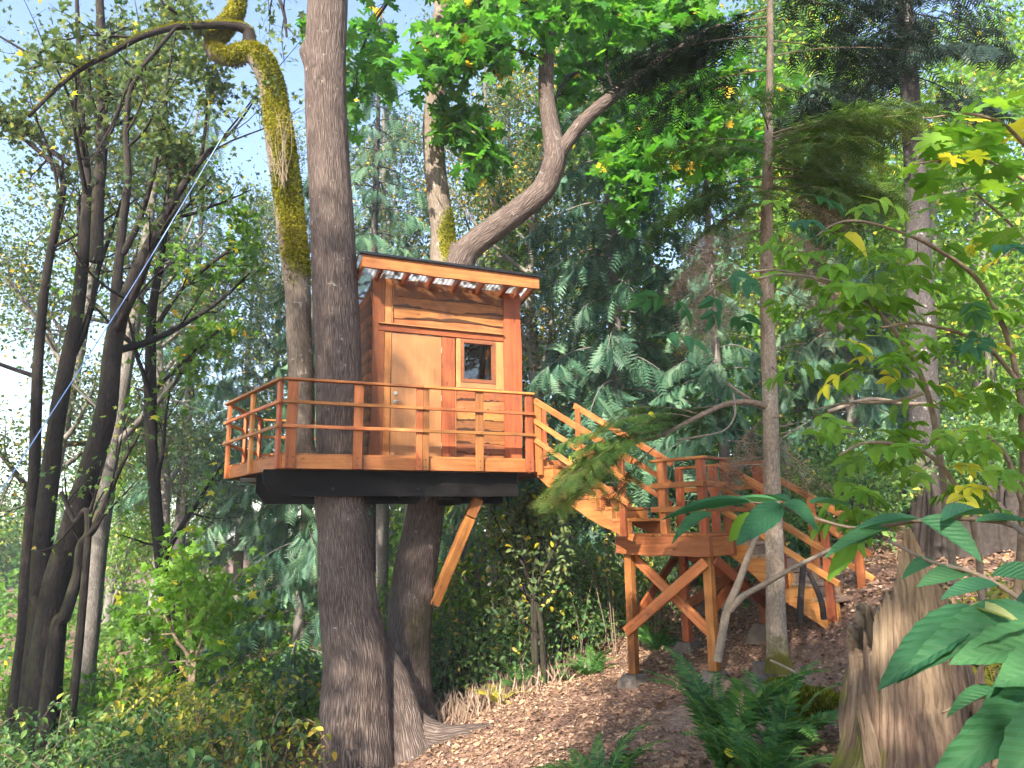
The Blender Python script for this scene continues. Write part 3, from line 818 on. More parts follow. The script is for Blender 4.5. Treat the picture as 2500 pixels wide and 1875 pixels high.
def build_window():
    w = part('window', TH)
    def vb(s0, s1, z0, z1, t, th): return board('casing', ((s0 + s1) / 2, t, z0), ((s0 + s1) / 2, t, z1), s1 - s0, th, M['casing'], w, up=(0, -1, 0))
    def hb(s0, s1, z0, z1, t, th): return board('casing', (s0, t, (z0 + z1) / 2), (s1, t, (z0 + z1) / 2), th, z1 - z0, M['casing'], w)
    vb(2.787, 2.862, 1.215, 2.054, TW - .012, .05); vb(3.482, 3.604, 1.215, 2.054, TW - .012, .05)
    hb(2.863, 3.481, 1.215, 1.312, TW - .012, .048); hb(2.863, 3.481, 2.064 - .028, 2.054, TW - .012, .048)
    frame_mesh(2.864, 3.480, 1.313, 2.035, .052, TW - .045, TW + .03, 'sash', M['sash'], w)
    frame_mesh(2.917, 3.427, 1.366, 1.982, .012, TW - .02, TW + .02, 'sash_bead', M['sash'], w)
    board('pane', (2.92, TW - .002, 1.674), (3.424, TW - .002, 1.674), .006, .61, M['glass'], w, c=.001)


build_window()


def build_side_walls():
    lw = part('side_wall', TH)
    s0 = 1.385
    n = 15
    for i in range(n):
        z0 = i * .19; z1 = z0 + .225
        tb = TBK if z1 < 2.35 else TBK - (z1 - 2.35) / .22
        if tb < 1.2: break
        live_board('siding_board', (s0 - .012, TW + .01, (z0 + z1) / 2), (s0 - .030, tb, (z0 + z1) / 2), .035, z1 - z0, M['siding'], lw, 120 + i, amp_lo=.022, up=(.16 * -1, 0, 1), edge=.03, lap=-.03)
    rw = part('side_wall', TH)
    for i in range(13):
        z0 = i * .19; z1 = z0 + .20
        live_board('siding_board', (3.945, TW + .01, (z0 + z1) / 2), (3.945, TBK, (z0 + z1) / 2), .035, z1 - z0, M['siding'], rw, 150 + i, amp_lo=.012)
    bw = part('back_wall', TH)
    for i in range(12):
        z0 = i * .19; z1 = z0 + .20
        live_board('siding_board', (1.39, TBK + .02, (z0 + z1) / 2), (3.94, TBK + .02, (z0 + z1) / 2), .035, z1 - z0, M['siding'], bw, 170 + i, amp_lo=.012)
    # inside framing seen through the pane
    for (a, b) in (((1.45, 1.0, 1.5), (3.85, 3.2, 2.55)), ((1.45, 3.28, 1.42), (3.9, 3.28, 1.42)), ((2.7, 3.28, 0), (2.7, 3.28, 2.3)), ((3.3, 3.28, 0), (3.3, 3.28, 2.3)), ((3.88, 1.9, 0), (3.88, 1.9, 2.7)), ((3.86, 1.0, 1.55), (3.86, 3.2, 1.55))):
        board('brace', a, b, .045, .14, M['casing'], bw)


build_side_walls()


def roof_z(t): return 3.09 - (t - .35) * .215       # underside of the panel


def build_roof():
    # corrugated clear panel
    s = np.linspace(1.04, 4.12, 180); tt = np.linspace(.36, 3.75, 12)
    Sg, Tg = np.meshgrid(s, tt); Zg = roof_z(Tg) + .012 + .009 * np.sin(Sg * 2 * math.pi / .076)
    V = np.stack([Sg, Tg, Zg], -1).reshape(-1, 3); nx = len(s)
    i = np.arange(11)[:, None] * nx + np.arange(nx - 1)[None]; Q = np.stack([i, i + 1, i + nx + 1, i + nx], -1).reshape(-1, 4)
    mb = MB(); mb.add(V, Q); roof = mb.build('roof', M['panel'], TH, True)
    for k, sx in enumerate((1.12, 1.43, 1.87, 2.29, 2.735, 3.16, 3.60, 3.85, 4.06)):
        h = .135
        board('rafter', (sx, .385, roof_z(.385) - h / 2), (sx, 3.72, roof_z(3.72) - h / 2), .045, h, M['post'], roof)
    for t in (1.35, 2.1, 2.85, 3.6):
        board('purlin', (1.06, t, roof_z(t) - .155), (4.1, t, roof_z(t) - .155), .04, .035, M['cedar'], roof)
    live_board('fascia', (1.09, .36, 3.005), (4.10, .36, 3.005), .04, .205, M['cedar'], roof, 7, amp_lo=.014)
    board('roof_edge', (1.05, .345, 3.128), (4.115, .345, 3.128), .10, .042, M['cap'], roof)
    board('roof_edge', (1.045, .40, roof_z(.4) + .028), (1.045, 3.72, roof_z(3.72) + .028), .03, .03, M['cap'], roof)
    # fallen leaves lying on the clear panel
    r = rng_(3); n = 420; p = np.stack([r.uniform(1.1, 4.05, n), .42 + 2.6 * r.random(n) ** 1.8, np.zeros(n)], 1); p[:, 2] = roof_z(p[:, 1]) + .028
    mb = MB(); scatter(mb, tmpl_maple_lo(), p, unit(np.c_[r.normal(size=(n, 2)), np.zeros(n)]), np.tile((0, .2, 1.), (n, 1)), r.uniform(.07, .17, n), r.uniform(0, .6, n))
    o = mb.build('fallen_leaves', M['litter']); o.location = TH_O; o.rotation_euler = (0, 0, TH_A); tag(o, 'dry leaves fallen on the clear roof panels', 'leaves', kind='stuff')


build_roof()


def rail_run(parent, a, b, zs, out, ext=(0.0, 0.0), mat=None, top=True):
    """horizontal rails from a to b (local 2D), pushed outwards by out"""
    va, vb = np.array(a, float), np.array(b, float); d = unit(vb - va); nrm = np.array([d[1], -d[0]])
    va = va - d * ext[0]; vb = vb + d * ext[1]
    for z in zs:
        p, q = va + nrm * out, vb + nrm * out
        board('rail', (*p, z), (*q, z), .038, .048, mat or M['cedar'], parent)
    if top:
        p, q = va + nrm * (out - .03), vb + nrm * (out - .03)
        board('top_rail', (*p, 1.012), (*q, 1.012), .095, .036, M['cedar'], parent)


def build_railing():
    rl = part('railing', TH)
    t = -.047
    def post(s0, s1, z0=-.213, z1=.992, tt=t, th=.05, mat='post'): board('post', ((s0 + s1) / 2, tt, z0), ((s0 + s1) / 2, tt, z1), s1 - s0, th, M[mat], rl, up=(0, -1, 0))
    post(.025, .165); post(.944, 1.072, mat='cedar'); post(1.86, 1.952); post(1.957, 2.048, mat='cedar'); post(2.79, 2.91, mat='cedar'); post(3.615, 3.742)
    for (a, b) in (((-.03, 0), (1.95, 0)), ((1.955, 0), (3.76, 0))):
        rail_run(rl, a, b, (.693, .358), .092)
    for s_ in (.06, .13, 1.008, 1.905, 2.0, 2.85, 3.68):
        for z_ in (-.16, -.06):
            mb = MB(); tube(mb, [(s_, t - .024, z_), (s_, t - .031, z_)], [.011, .009], 2, 8); mb.build('bolt', M['steel'], rl)
    # left end: A to C to D, then the back
    def pst(xy, d, w=.12, mat='post'):
        n_ = np.array([d[1], -d[0]]); p = np.array(xy) + n_ * .047
        board('post', (*p, -.213), (*p, .992), w, .05, M[mat], rl, up=(n_[0], n_[1], 0))
    dCA = unit(np.array(A_) - np.array(C_)); dDC = unit(np.array(C_) - np.array(D_)); dED = unit(np.array(D_) - np.array(E_))
    pst(np.array(A_) - dCA * .07, dCA, .12); pst((np.array(A_) + np.array(C_)) / 2, dCA, .11, 'cedar'); pst(np.array(C_) + dCA * .06, dCA, .11)
    pst((np.array(C_) + np.array(D_)) / 2, dDC, .11); pst(np.array(D_) + dDC * .06, dDC, .12); pst(np.array(D_) - dED * 1.2, dED, .11)
    rail_run(rl, C_, A_, (.693, .358), .092, (.05, .05)); rail_run(rl, D_, C_, (.693, .358), .092); rail_run(rl, (3.4, 4.12), D_, (.693, .358), .092)
    # right edge behind the cabin
    for yy in (1.1, 2.4, 3.9): board('post', (4.51, yy, -.213), (4.51, yy, .992), .11, .05, M['post'], rl, up=(1, 0, 0))
    rail_run(rl, (4.46, 1.05), (4.46, 4.1), (.693, .358), .092)
    board('post', (3.83, -.005, -.21), (3.83, -.005, .94), .085, .085, M['cedar'], rl, up=(0, -1, 0))


build_railing()

# ------------------------------------------------------------------ stairs and landing: local x downhill along the run, y to the far side
U_A = math.atan2(-.74, .67)
UX, UY = math.cos(U_A), math.sin(U_A)


def stringer_poly(nr, rise, run, depth, seed, top_ext=.12, foot=.0):
    r = rng_(seed); p = [(-top_ext, -.0)]
    x, z = 0.0, 0.0
    p.append((0, 0))
    for i in range(nr):
        z -= rise; p.append((x, z + .0))
        if i < nr - 1: x += run; p.append((x, z))
    p[-1] = (x + .10, z) if foot == 0 else (x + .03, z - foot)
    if foot == 0: p.insert(len(p) - 1, (x, z))
    # wavy live lower edge back to the top
    x1, z1 = p[-1]; n = 14; x0, z0 = -top_ext, -depth - .02
    for i in range(n + 1):
        f = i / n
        lx = x1 - .05 + (x0 - x1 + .05) * f; lz = (z1 - .10) + (z0 - z1 + .10) * f
        d = -.10 * math.sin(f * math.pi) * (1 if foot == 0 else .7) + (r.normal(0, .008) if 0 < i < n else 0)
        p.append((lx, lz + d))
    return p


def stair(name, label, org, z, nr, rise, run, width, seed, tread_mat, posts_n, depth=.12, rail_far=True, group=None, foot=0.0, post_len=1.0):
    st = thing(name, label, 'staircase', (org[0], org[1], z), U_A, group)
    poly = stringer_poly(nr, rise, run, depth, seed, foot=foot)
    prism('stringer', poly, 0, .075, M['cedar'], st); prism('stringer', poly, width - .075, width, M['cedar'], st)
    for i in range(nr - 1):
        x = i * run; zz = -(i + 1) * rise
        for k in range(2):
            board('tread', (x + .075 + k * .142, -.012, zz + .022), (x + .075 + k * .142, width + .012, zz + .022), .138, .042, tread_mat, st, up=(0, 0, 1))
        board('riser', (x + .004, .078, zz + rise / 2 + .015), (x + .004, width - .078, zz + rise / 2 + .015), .02, rise - .05, tread_mat, st)
    L = (nr - 1) * run; sl = -rise / run
    rl = part('railing', st)
    for y, sgn in ((-.045, -1), (width + .045, 1)):
        if sgn > 0 and not rail_far: continue
        for f in posts_n:
            x = f * L; zb = x * sl - rise * .8
            board('post', (x, y, zb - .10), (x, y, x * sl + .90), .10, .05, M['post'], rl, up=(0, -1, 0))
        for h in (.30, .60):
            board('rail', (-.02, y + sgn * .045, h), (L + .10, y + sgn * .045, (L + .12) * sl + h), .038, .075, M['cedar'], rl)
        board('top_rail', (-.04, y + sgn * .02, .93), (L + .16, y + sgn * .02, (L + .20) * sl + .93), .05, .09, M['cedar'], rl)
    return st


S0 = np.array([.42, 11.55])
ZL = 1.45
stair('staircase', 'upper flight of orange cedar stairs from the deck down to the landing', S0, ZD, 7, (ZD - ZL) / 7, .285, .80, 11, M['cedar'], (.03, .97), depth=.22)
S1 = np.array([2.90, 10.14])
stair('staircase', 'lower flight of stairs with weathered treads behind the young hemlock trunk', S1, ZL, 6, .165, .275, .80, 12, M['grey_tread'], (.04, .55, .97), depth=.18, foot=.12)

LND = np.array([1.55, 10.75])
LX, LY = 1.40, 1.48


def lp(x, y): return np.array([LND[0] + x * UX - y * UY, LND[1] + x * UY + y * UX])


def build_landing():
    ld = thing('stair_landing', 'square cedar landing on four cross-braced posts between the two stair flights', 'landing', (LND[0], LND[1], ZL), U_A)
    n = 10; w = LX / n
    for i in range(n): board('deck_board', ((i + .5) * w, -.03, -.017), ((i + .5) * w, LY + .03, -.017), w - .007, .032, M['cedar'], ld, c=.003)
    live_board('beam', (-.10, .0, -.165), (LX + .05, .0, -.165), .075, .255, M['cedar'], ld, 21, amp_lo=.02)
    live_board('beam', (-.10, LY, -.165), (LX + .05, LY, -.165), .075, .255, M['cedar'], ld, 22, amp_lo=.02)
    board('beam', (LX + .012, .04, -.165), (LX + .012, LY - .04, -.165), .075, .25, M['cedar'], ld)
    board('beam', (.0, .04, -.165), (.0, LY - .04, -.165), .075, .25, M['cedar'], ld)
    P4 = {}
    for k, (x, y) in {'L': (.03, .09), 'N': (LX - .07, .09), 'R': (LX - .07, LY - .09), 'Q': (.03, LY - .09)}.items():
        g = lp(x, y); zb = float(gz(*g)) - ZL
        board('post', (x, y, zb + .14), (x, y, -.29 + (.02 if k in 'LQ' else .0)), .12, .105, M['cedar'] if k in 'LN' else M['post'], ld, up=(0, -1, 0)); P4[k] = (x, y, zb + .14)
        f = thing('concrete_footing', {'L': 'pale concrete pier footing under the leftmost landing post', 'N': 'concrete pier footing under the landing post nearest the camera', 'R': 'shaded concrete footing under the landing post behind the hemlock',
                  'Q': 'concrete footing under the rear landing post'}[k], 'footing', (g[0], g[1], zb + ZL), U_A, 'footings under the landing')
        mb = MB(); V = []
        for z, q in ((-.12, .20), (.03, .17), (.13, .115), (.139, .105)): V += [(-q, -q, z), (q, -q, z), (q, q, z), (-q, q, z)]
        Q = [(i * 4 + j, i * 4 + (j + 1) % 4, i * 4 + 4 + (j + 1) % 4, i * 4 + 4 + j) for i in range(3) for j in range(4)] + [(12, 13, 14, 15)]
        mb.add(V, Q); mb.build('pier', M['concrete'], f)
    def br(a, b, off, up=(0, -1, 0), mat='cedar'):
        board('brace', np.array(a) + np.array(off), np.array(b) + np.array(off), .14, .045, M[mat], ld, up=up)
    lz, nz = P4['L'][2], P4['N'][2]; qz, rz_ = P4['Q'][2], P4['R'][2]
    x0, x1 = .03, LX - .07
    br((x0 - .05, 0.01, -1.35), (x1 + .02, 0.01, -.36), (0, -.005, 0)); br((x0 + .02, .155, -.33), (x1 + .05, .155, nz + .35), (0, .01, 0))
    br((x0 - .02, LY - .17, -1.15), (x1 + .02, LY - .17, -.36), (0, 0, 0), mat='post'); br((x0, LY - .02, -.33), (x1, LY - .02, rz_ + .3), (0, .005, 0), mat='post')
    br((x1 + .08, .12, -.33), (x1 + .08, LY - .12, rz_ + .25), (0, 0, 0), (1, 0, 0), 'post'); br((x1 - .08, .12, -1.05), (x1 - .08, LY - .12, -.33), (0, 0, 0), (1, 0, 0), 'post')
    br((x0 - .08, .12, -1.3), (x0 - .08, LY - .12, -.33), (0, 0, 0), (1, 0, 0), 'post')
    rl = part('railing', ld)
    def post(x, y, h=.98, z0=-.03, mat='post'): board('post', (x, y, z0), (x, y, h), .10, .10, M[mat], rl, up=(0, -1, 0))
    post(LX - .06, .04); post(.72, .04, mat='cedar'); post(LX - .06, LY - .04); post(.0, LY - .04); post(LX - .06, .62); post(.62, LY - .04)
    for h in (.32, .64):
        board('rail', (.55, -.03, h), (LX + .02, -.03, h), .036, .075, M['cedar'], rl); board('rail', (-.05, LY + .03, h), (LX + .02, LY + .03, h), .036, .075, M['cedar'], rl)
        board('rail', (LX + .02, .0, h), (LX + .02, .66, h), .036, .075, M['cedar'], rl)
    board('top_rail', (.55, .02, .985), (LX + .04, .02, .985), .10, .038, M['cedar'], rl); board('top_rail', (-.05, LY, .985), (LX + .04, LY, .985), .10, .038, M['cedar'], rl)
    board('top_rail', (LX - .03, .075, .985), (LX - .03, .70, .985), .10, .038, M['cedar'], rl)


build_landing()


def block(name, label, p, sx, sy, sz, rot, mat='concrete', cat='block', group=None):
    mb = MB(); cbox(mb, sx, sy, sz, .012)
    o = mb.build(name, M[mat]); o.location = (p[0], p[1], float(gz(p[0], p[1])) + sz * .32); o.rotation_euler = rot
    return tag(o, label, cat, group)


block('concrete_block', 'tilted pale concrete block half buried beside the sword fern', P(1702, 1712, 8.9), .30, .16, .20, (.2, -.1, .9), group='loose concrete blocks')
block('concrete_block', 'dark concrete block standing behind the fern fronds', P(1840, 1635, 8.4), .16, .22, .26, (0, .05, .3), group='loose concrete blocks')
block('concrete_block', 'flat concrete block lying left of the hemlock trunk base', P(1878, 1590, 9.2), .34, .24, .2, (0, 0, .2), group='loose concrete blocks')
# ------------------------------------------------------------------ near trees
def PX(lst, d=None):
    """[(px, py, half width px, depth)] -> points, radii"""
    p, q = [], []
    for e in lst:
        dd = e[3] if len(e) > 3 else d
        p.append(P(e[0], e[1], dd)); q.append(e[2] * dd / FPX)
    return np.array(p), q


def gauss_bumps(lst):
    def f(TH, LL, pos):
        k = np.zeros(TH.shape)
        for (c, rr, a) in lst: k += a * np.exp(-np.sum((pos - np.array(c)) ** 2, -1) / (rr * rr))
        return k
    return f


def tufts(mb, src, r, n, size, thr=.55, hang=.5):
    """moss blades standing on the mossy parts of the mesh src"""
    V = np.concatenate(src.V); mo = np.concatenate(src.moss); Q = np.concatenate(src.Q)
    fm = mo[Q].mean(1); w = np.clip(fm - thr, 0, 1); ar = np.linalg.norm(np.cross(V[Q[:, 1]] - V[Q[:, 0]], V[Q[:, 3]] - V[Q[:, 0]]), axis=1); w = w * ar
    if w.sum() <= 0: return
    k = r.choice(len(Q), n, p=w / w.sum()); u = r.random((n, 2))
    a, b, c, d = (V[Q[k, j]] for j in range(4))
    p = (a * (1 - u[:, :1]) + b * u[:, :1]) * (1 - u[:, 1:]) + (d * (1 - u[:, :1]) + c * u[:, :1]) * u[:, 1:]
    nn = unit(np.cross(b - a, d - a)); nn = nn + 0
    ax = unit(nn * .8 + rdirs(r, n) * .5 + np.array([0, 0, -hang])); sc = size * r.uniform(.5, 1.4, n)
    scatter(mb, tmpl_diamond(.35, .05), p - ax * .006, ax, rdirs(r, n), sc, np.clip(r.normal(.5, .22, n) + .25 * np.sin(p[:, 2] * 3.1), 0, 1))


def build_maple():
    t = thing('maple_tree', 'big twin-trunked maple that carries the treehouse on its grey fissured trunks', 'tree', (-2.3, 11.3, float(gz(-2.3, 11.3))))
    off = np.array(t.location)
    def fin(mb, name, mat, smooth=True):
        mb.V = [v - off for v in mb.V]; return mb.build(name, mat, t, smooth)
    # front trunk
    L = [(876, 1935, 112), (874, 1875, 96), (872, 1800, 84), (871, 1700, 79), (869, 1600, 75), (852, 1480, 67), (841, 1300, 62), (832, 1230, 60), (829, 1107, 56), (827, 900, 56), (820, 740, 57), (814, 600, 56), (806, 450, 54), (797, 300, 54), (795, 150, 54), (801, 0, 54), (806, -200, 50), (800, -500, 42), (780, -900, 30)]
    pts, rr = PX(L, 10.9)
    bp = gauss_bumps([(P(742, 125, 10.75), .17, .28), (P(768, 320, 10.6), .10, .16), (P(765, 545, 10.6), .12, .22), (P(840, 415, 10.55), .13, .06), (P(795, 1560, 10.4), .18, .12), (P(800, 1770, 10.4), .3, .14), (P(890, 1780, 10.3), .1, -.06),
                      (P(912, 1800, 10.35), .06, -.16), (P(840, 1840, 10.3), .2, .07), (P(770, 80, 10.6), .12, .05), (P(930, 1850, 10.4), .25, .10)])
    mb = MB()
    C, T, _ = tube(mb, pts, rr, m=230, seg=84, rough=.022, seed=5, bump=bp, ridges=.055, cap=False, moss=lambda V, n: np.clip(.30 + .15 * np.sin(V[:, 2] * 2) - .3 * np.abs(V[:, 2] - 1) * .1 + .25 * (n[:, 0] < -.6), 0, .42))
    fin(mb, 'trunk', M['maple_bark'])
    # rear trunk, leaning through the cabin
    L = [(1005, 1880, 78, 12.0), (1003, 1790, 62, 12.0), (998, 1700, 54, 12.0), (996, 1600, 52, 12.0), (1003, 1480, 52, 12.0), (1016, 1380, 51, 12.05), (1040, 1240, 44, 12.2), (1075, 1000, 44, 12.7), (1103, 800, 46, 13.2), (1112, 690, 52, 13.5), (1108, 615, 40, 13.7)]
    pts, rr = PX(L)
    bp = gauss_bumps([(P(1052, 1395, 11.85), .06, .10), (P(1052, 1450, 11.85), .06, .08), (P(1052, 1340, 11.85), .06, .08), (P(1000, 1330, 11.6), .2, .06)])
    def moss_b(V, n):
        z = V[:, 2]; return np.clip(.33 + .35 * np.exp(-((z - .1) / .5) ** 2) * np.clip(n[:, 0] + .6, 0, 1) + .12 * (n[:, 0] > .4) * (z < .3), 0, .62) * (z < 2.0) + .5 * (z > 5)
    mb = MB(); tube(mb, pts, rr, m=150, seg=64, rough=.03, seed=8, bump=bp, ridges=.035, cap=False, moss=moss_b); fin(mb, 'trunk', M['maple_bark'])
    # root buttress between the trunks and the long surface root
    for sd, L in ((1, [(925, 1560, 18, 11.2), (965, 1660, 34, 11.15), (985, 1740, 42, 11.1), (1000, 1810, 46, 11.0), (1015, 1880, 60, 10.9)]),
                  (2, [(985, 1760, 42, 11.2), (1030, 1790, 36, 11.1), (1090, 1800, 26, 10.95), (1160, 1790, 20, 10.9), (1240, 1785, 15, 10.95), (1300, 1790, 10, 10.9)])):
        pts, rr = PX(L); mb = MB(); tube(mb, pts, rr, m=48, seg=28, rough=.07, seed=30 + sd, ridges=.08, moss=.25); fin(mb, 'root', M['maple_bark'])
    # upper limbs above the roof
    def moss_l(V, n):
        z = V[:, 2]; return np.clip(1.25 * np.exp(-((z - 7.0) / .85) ** 2) * (n[:, 0] > -.35) * (.6 + .4 * n[:, 0]) + .6 * (z < 6.2), 0, 1)
    mossy = MB()
    L = [(1092, 690, 42, 13.5), (1082, 620, 34, 13.6), (1079, 560, 30, 13.65), (1070, 480, 29, 13.7), (1062, 400, 28, 13.7), (1058, 310, 28, 13.7), (1067, 200, 27, 13.7), (1075, 100, 27, 13.7), (1082, 0, 25, 13.7), (1088, -250, 20, 13.7), (1095, -500, 12, 13.7)]
    pts, rr = PX(L); mb = MB(); tube(mb, pts, rr, m=120, seg=36, rough=.04, seed=12, ridges=.03, moss=moss_l, cap=False)
    tufts(mossy, mb, rng_(4), 7000, .045, .5); fin(mb, 'limb', M['mossy_bark'])
    L = [(1115, 660, 40, 13.5), (1143, 610, 34, 13.4), (1197, 565, 33, 13.3), (1265, 515, 32, 13.2), (1324, 464, 31, 13.1), (1350, 407, 31, 13.0), (1354, 362, 28, 13.0), (1345, 310, 24, 13.0), (1333, 226, 21, 13.0), (1335, 136, 20, 13.0), (1346, 45, 20, 13.0), (1347, -30, 18, 13.0), (1330, -300, 12, 13.0)]
    pts, rr = PX(L); mb = MB(); tube(mb, pts, rr, m=150, seg=36, rough=.04, seed=13, ridges=.035, cap=False, moss=lambda V, n: np.clip(.25 + .35 * (n[:, 2] > .5) * (n[:, 0] < .2), 0, 1)); fin(mb, 'limb', M['maple_bark'])
    L = [(1352, 385, 24, 13.0), (1378, 355, 19, 12.95), (1423, 298, 18, 12.9), (1491, 240, 17, 12.8), (1559, 190, 16, 12.7), (1631, 136, 14, 12.6), (1680, 100, 9, 12.5), (1760, 60, 5, 12.4)]
    pts, rr = PX(L); mb = MB(); tube(mb, pts, rr, m=70, seg=24, rough=.05, seed=14, ridges=.03, moss=lambda V, n: .2 + .4 * (n[:, 2] > .5)); fin(mb, 'limb', M['maple_bark'])
    mossy.V = [v - off for v in mossy.V]; o = mossy.build('moss', M['moss'], t); o['kind'] = 'stuff'
    # thinner boughs and their leaves
    r = rng_(77); wood_ = MB(); tips = []
    boughs = [
        [(1335, 165, 7, 13.0), (1290, 130, 5, 12.9), (1220, 122, 4, 12.8), (1140, 135, 3, 12.6), (1060, 160, 2, 12.4)],
        [(1345, 280, 6, 13.0), (1360, 230, 5, 13.3), (1400, 175, 5, 13.6), (1470, 195, 4, 13.8), (1540, 215, 3, 13.9), (1620, 250, 2, 14.0)],
        [(1600, 165, 5, 12.6), (1640, 230, 4, 13.2), (1665, 280, 3, 13.4), (1690, 360, 2, 13.4)],
        [(1590, 180, 5, 12.6), (1550, 280, 4, 13.2), (1552, 380, 3, 13.3), (1550, 470, 2, 13.2)],
        [(1560, 190, 5, 12.7), (1600, 100, 5, 13.2), (1640, 30, 4, 13.6), (1650, -60, 3, 13.8)],
        [(1346, 40, 8, 13.0), (1400, -30, 6, 13.4), (1480, -40, 5, 13.6), (1580, 20, 4, 13.7), (1680, 90, 3, 13.6)],
        [(1346, 60, 8, 13.0), (1280, 0, 6, 12.8), (1200, 20, 5, 12.6), (1110, 60, 4, 12.4), (1010, 110, 3, 12.2)],
        [(1095, 60, 14, 13.7), (1130, 30, 10, 13.4), (1150, -20, 8, 13.2), (1170, -120, 6, 13.0)],
        [(1530, 215, 4, 12.7), (1640, 210, 4, 13.2), (1720, 280, 3, 13.2), (1740, 380, 2, 13.0)],
        [(1500, 230, 4, 12.7), (1480, 150, 4, 13.4), (1500, 60, 3, 13.8), (1560, 10, 2, 14.0)],
        [(1082, 0, 8, 13.7), (1000, -40, 6, 13.2), (930, 30, 4, 12.8), (880, 130, 3, 12.4), (870, 210, 2, 12.2)],
        [(1058, 330, 5, 13.7), (1120, 330, 4, 13.4), (1180, 370, 3, 13.2)],
        [(1346, 20, 6, 13.0), (1420, 60, 5, 14.2), (1500, 110, 4, 14.8), (1600, 150, 3, 15.0)],
        [(1346, -40, 6, 13.0), (1260, -60, 5, 14.0), (1180, -10, 4, 14.6), (1120, 60, 3, 14.8)],
        [(1650, 110, 5, 12.6), (1720, 160, 4, 13.6), (1790, 240, 3, 14.2), (1830, 330, 2, 14.4)],
    ]
    for b in boughs:
        pts, rr = PX(b); ramify(wood_, pts, rr, r, 2, (7, 5), (.42, .5), .8, -.02, .2, tips, (6, 4, 3), .2, rmin=.004)
    fin(wood_, 'branch', M['dark_bark'])
    mb = MB(); leaf_at_tips(mb, tips, r, tmpl_maple(), 2, .265, .18, .45, (.1, .8), .62, .02)
    o = fin(mb, 'crown', M['maple_leaf'], False); o['kind'] = 'stuff'
    # the leaf sprays that show largest, leaf by leaf
    one = MB(); V_, T_ = tmpl_maple(); one.add(V_, None, T_, tint=.6); lm = one.mesh('leaf', M['maple_leaf'])
    for (cx, cy, d, n, sx, sy) in ((1552, 440, 13.2, 46, 62, 70), (1690, 340, 13.2, 26, 60, 60), (1150, 330, 13.2, 14, 50, 40), (1150, 120, 12.4, 40, 130, 60), (1590, 310, 13.4, 44, 90, 80), (1480, 90, 13.6, 40, 110, 70)):
        for _ in range(n):
            p = P(cx + r.normal(0, sx * .55), cy + r.normal(0, sy * .55), d + r.normal(0, .35)) - off
            x = unit(np.array([r.normal(0, .8), r.normal(0, .8), -.45])); z = unit(np.array([r.normal(0, .45), r.normal(-.25, .45), 1.0])); z = unit(z - x * (z @ x)); y = np.cross(z, x); s = .27 * r.uniform(.7, 1.2)
            m4 = Matrix(((x[0] * s, y[0] * s, z[0] * s, p[0]), (x[1] * s, y[1] * s, z[1] * s, p[1]), (x[2] * s, y[2] * s, z[2] * s, p[2]), (0, 0, 0, 1)))
            link('leaf', lm, t, m4)


build_maple()


